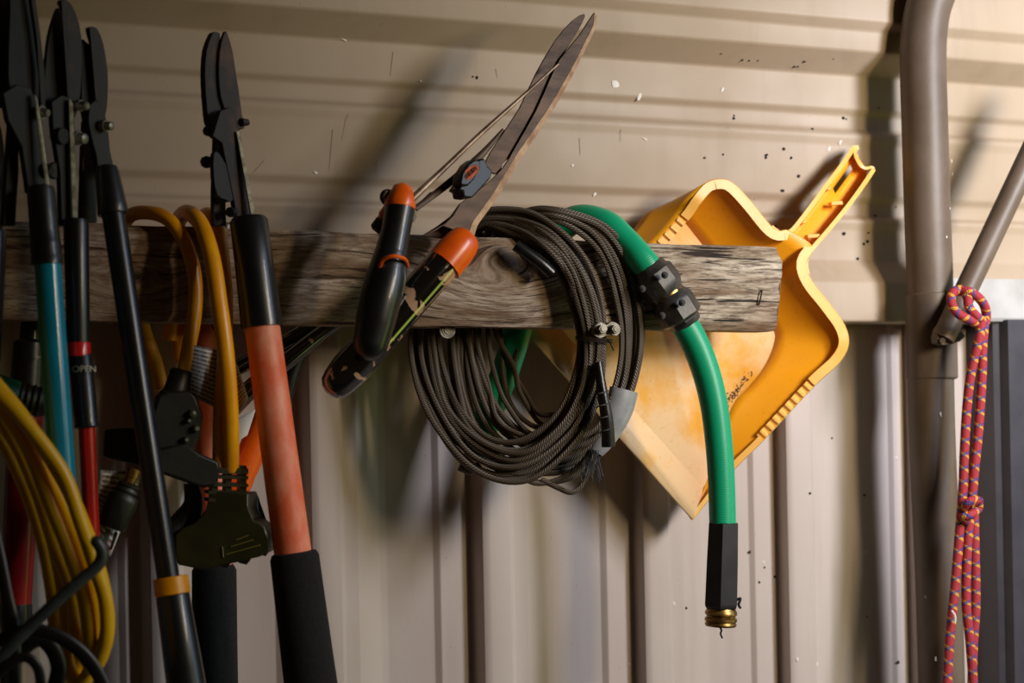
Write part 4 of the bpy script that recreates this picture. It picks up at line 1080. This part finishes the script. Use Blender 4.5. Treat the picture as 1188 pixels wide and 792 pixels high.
for L_ in (L1, L2, L3, [(x-9, y+6, Y+.026) for x, y, Y in L1], [(x-14, y-6, Y+.018) for x, y, Y in L2]):
    tube('cable', yl(L_, 0), 8.6, M_cordy, yc, seg=18, n=8)

# green fitting at left
gf = thing('hose_connector', 'small dark green and black hose connector crossing the deep red shaft at left edge', 'connector', P(20, 455, -.12))
lathe('green_nut', (-14, 452, -.13), (22, 462, -.13), [(0, 20), (.1, 22), (.9, 20), (1, 17)], M_green, gf, 12)
lathe('black_barb', (20, 461, -.13), (56, 468, -.13), [(0, 17), (.1, 19), (.2, 17), (.3, 19), (.4, 17), (.5, 19), (.6, 17), (.7, 19), (.8, 17), (1, 15)], M_plug, gf, 20)
# dark rod with bent tip and rubber bands
hk = thing('bent_hook', 'grey steel rod with a bent tip in the bottom left corner', 'hook', P(60, 720, -.34))
tube('rod', [(-30, 800, -.335), (10, 752, -.337), (50, 712, -.338), (92, 674, -.339), (108, 661, -.339), (117, 650, -.339), (118, 638, -.339), (112, 628, -.339)], 7.2, M_grey, hk, seg=18, n=8, roundcap=3)
bd = thing('rubber_strap', 'looped flat black rubber straps in the bottom left corner below the steel rod', 'strap', P(30, 760, -.32))
def ribbon(pts, wpx, m, parent, th=.0015):
    bm_ = bmesh.new(); q = catmull(PX(pts), 8); s_ = S(*pts[0]); sweep(bm_, q, wpx*s_, 12, flat=(.35, 1)); return obj('strap', bm_, m, parent)
ribbon([(-30, 758, -.325), (0, 742, -.325), (40, 731, -.326), (75, 742, -.327), (105, 768, -.327), (125, 805, -.327)], 8, M_strap, bd)
ribbon([(-20, 560, -.300), (-2, 640, -.312), (8, 690, -.318), (16, 730, -.322), (18, 800, -.325)], 7, M_strap, bd)
ribbon([(62, 800, -.300), (68, 775, -.304), (60, 752, -.306), (44, 742, -.308), (20, 762, -.308), (6, 800, -.308)], 9, M_strap, bd)
ribbon([(-10, 790, -.34), (10, 770, -.342), (30, 762, -.342), (44, 775, -.342), (48, 800, -.34)], 6, M_strap, bd)

# ------------------------------------------------------------------ red cord on the strut
rp = thing('braided_cord', 'red braided cord with yellow and blue flecks knotted round the diagonal tube', 'rope', P(1125, 500, -.14))
RR = 5.4
tube('knot_loop', [(1138, 378, -.150), (1127, 372, -.160), (1112, 364, -.160), (1104, 352, -.155), (1105, 340, -.150), (1114, 336, -.150), (1122, 344, -.156), (1124, 356, -.162), (1132, 366, -.162), (1142, 375, -.155)], RR, M_rope, rp, seg=14)
tube('knot_loop', [(1112, 338, -.146), (1124, 338, -.158), (1138, 348, -.160), (1144, 362, -.154), (1142, 376, -.146), (1132, 380, -.138)], RR, M_rope, rp, seg=14)
tube('cord', [(1139, 368, -.158), (1136, 392, -.158), (1127, 430, -.150), (1122, 470, -.145), (1119, 520, -.143), (1117, 570, -.142), (1113, 620, -.142), (1108, 680, -.142), (1102, 740, -.142), (1097, 830, -.142)], RR, M_rope, rp, seg=14)
tube('cord', [(1143, 366, -.152), (1140, 400, -.151), (1139, 440, -.148), (1135, 500, -.146), (1130, 550, -.146), (1127, 590, -.146)], RR, M_rope, rp, seg=14)
tube('cord', [(1126, 586, -.146), (1122, 640, -.146), (1121, 700, -.146), (1126, 750, -.148), (1132, 830, -.148)], RR, M_rope, rp, seg=14)
tube('cord', [(1130, 590, -.145), (1131, 640, -.143), (1132, 700, -.141), (1129, 750, -.140), (1127, 830, -.139)], RR, M_rope, rp, seg=14)
tube('knot', [(1118, 590, -.148), (1124, 582, -.157), (1134, 580, -.155), (1135, 590, -.150), (1126, 597, -.157), (1118, 600, -.152), (1122, 606, -.148)], 5, M_rope, rp, seg=14)
tube('cord_tail', [(1128, 586, -.155), (1134, 582, -.16), (1140, 579, -.162)], [3.5, 2.5], M_rope, rp, seg=8)
tube('loose_thread', [(1104, 708, -.15), (1108, 714, -.153), (1108, 722, -.153)], 1.2, M_chip, rp, seg=6)
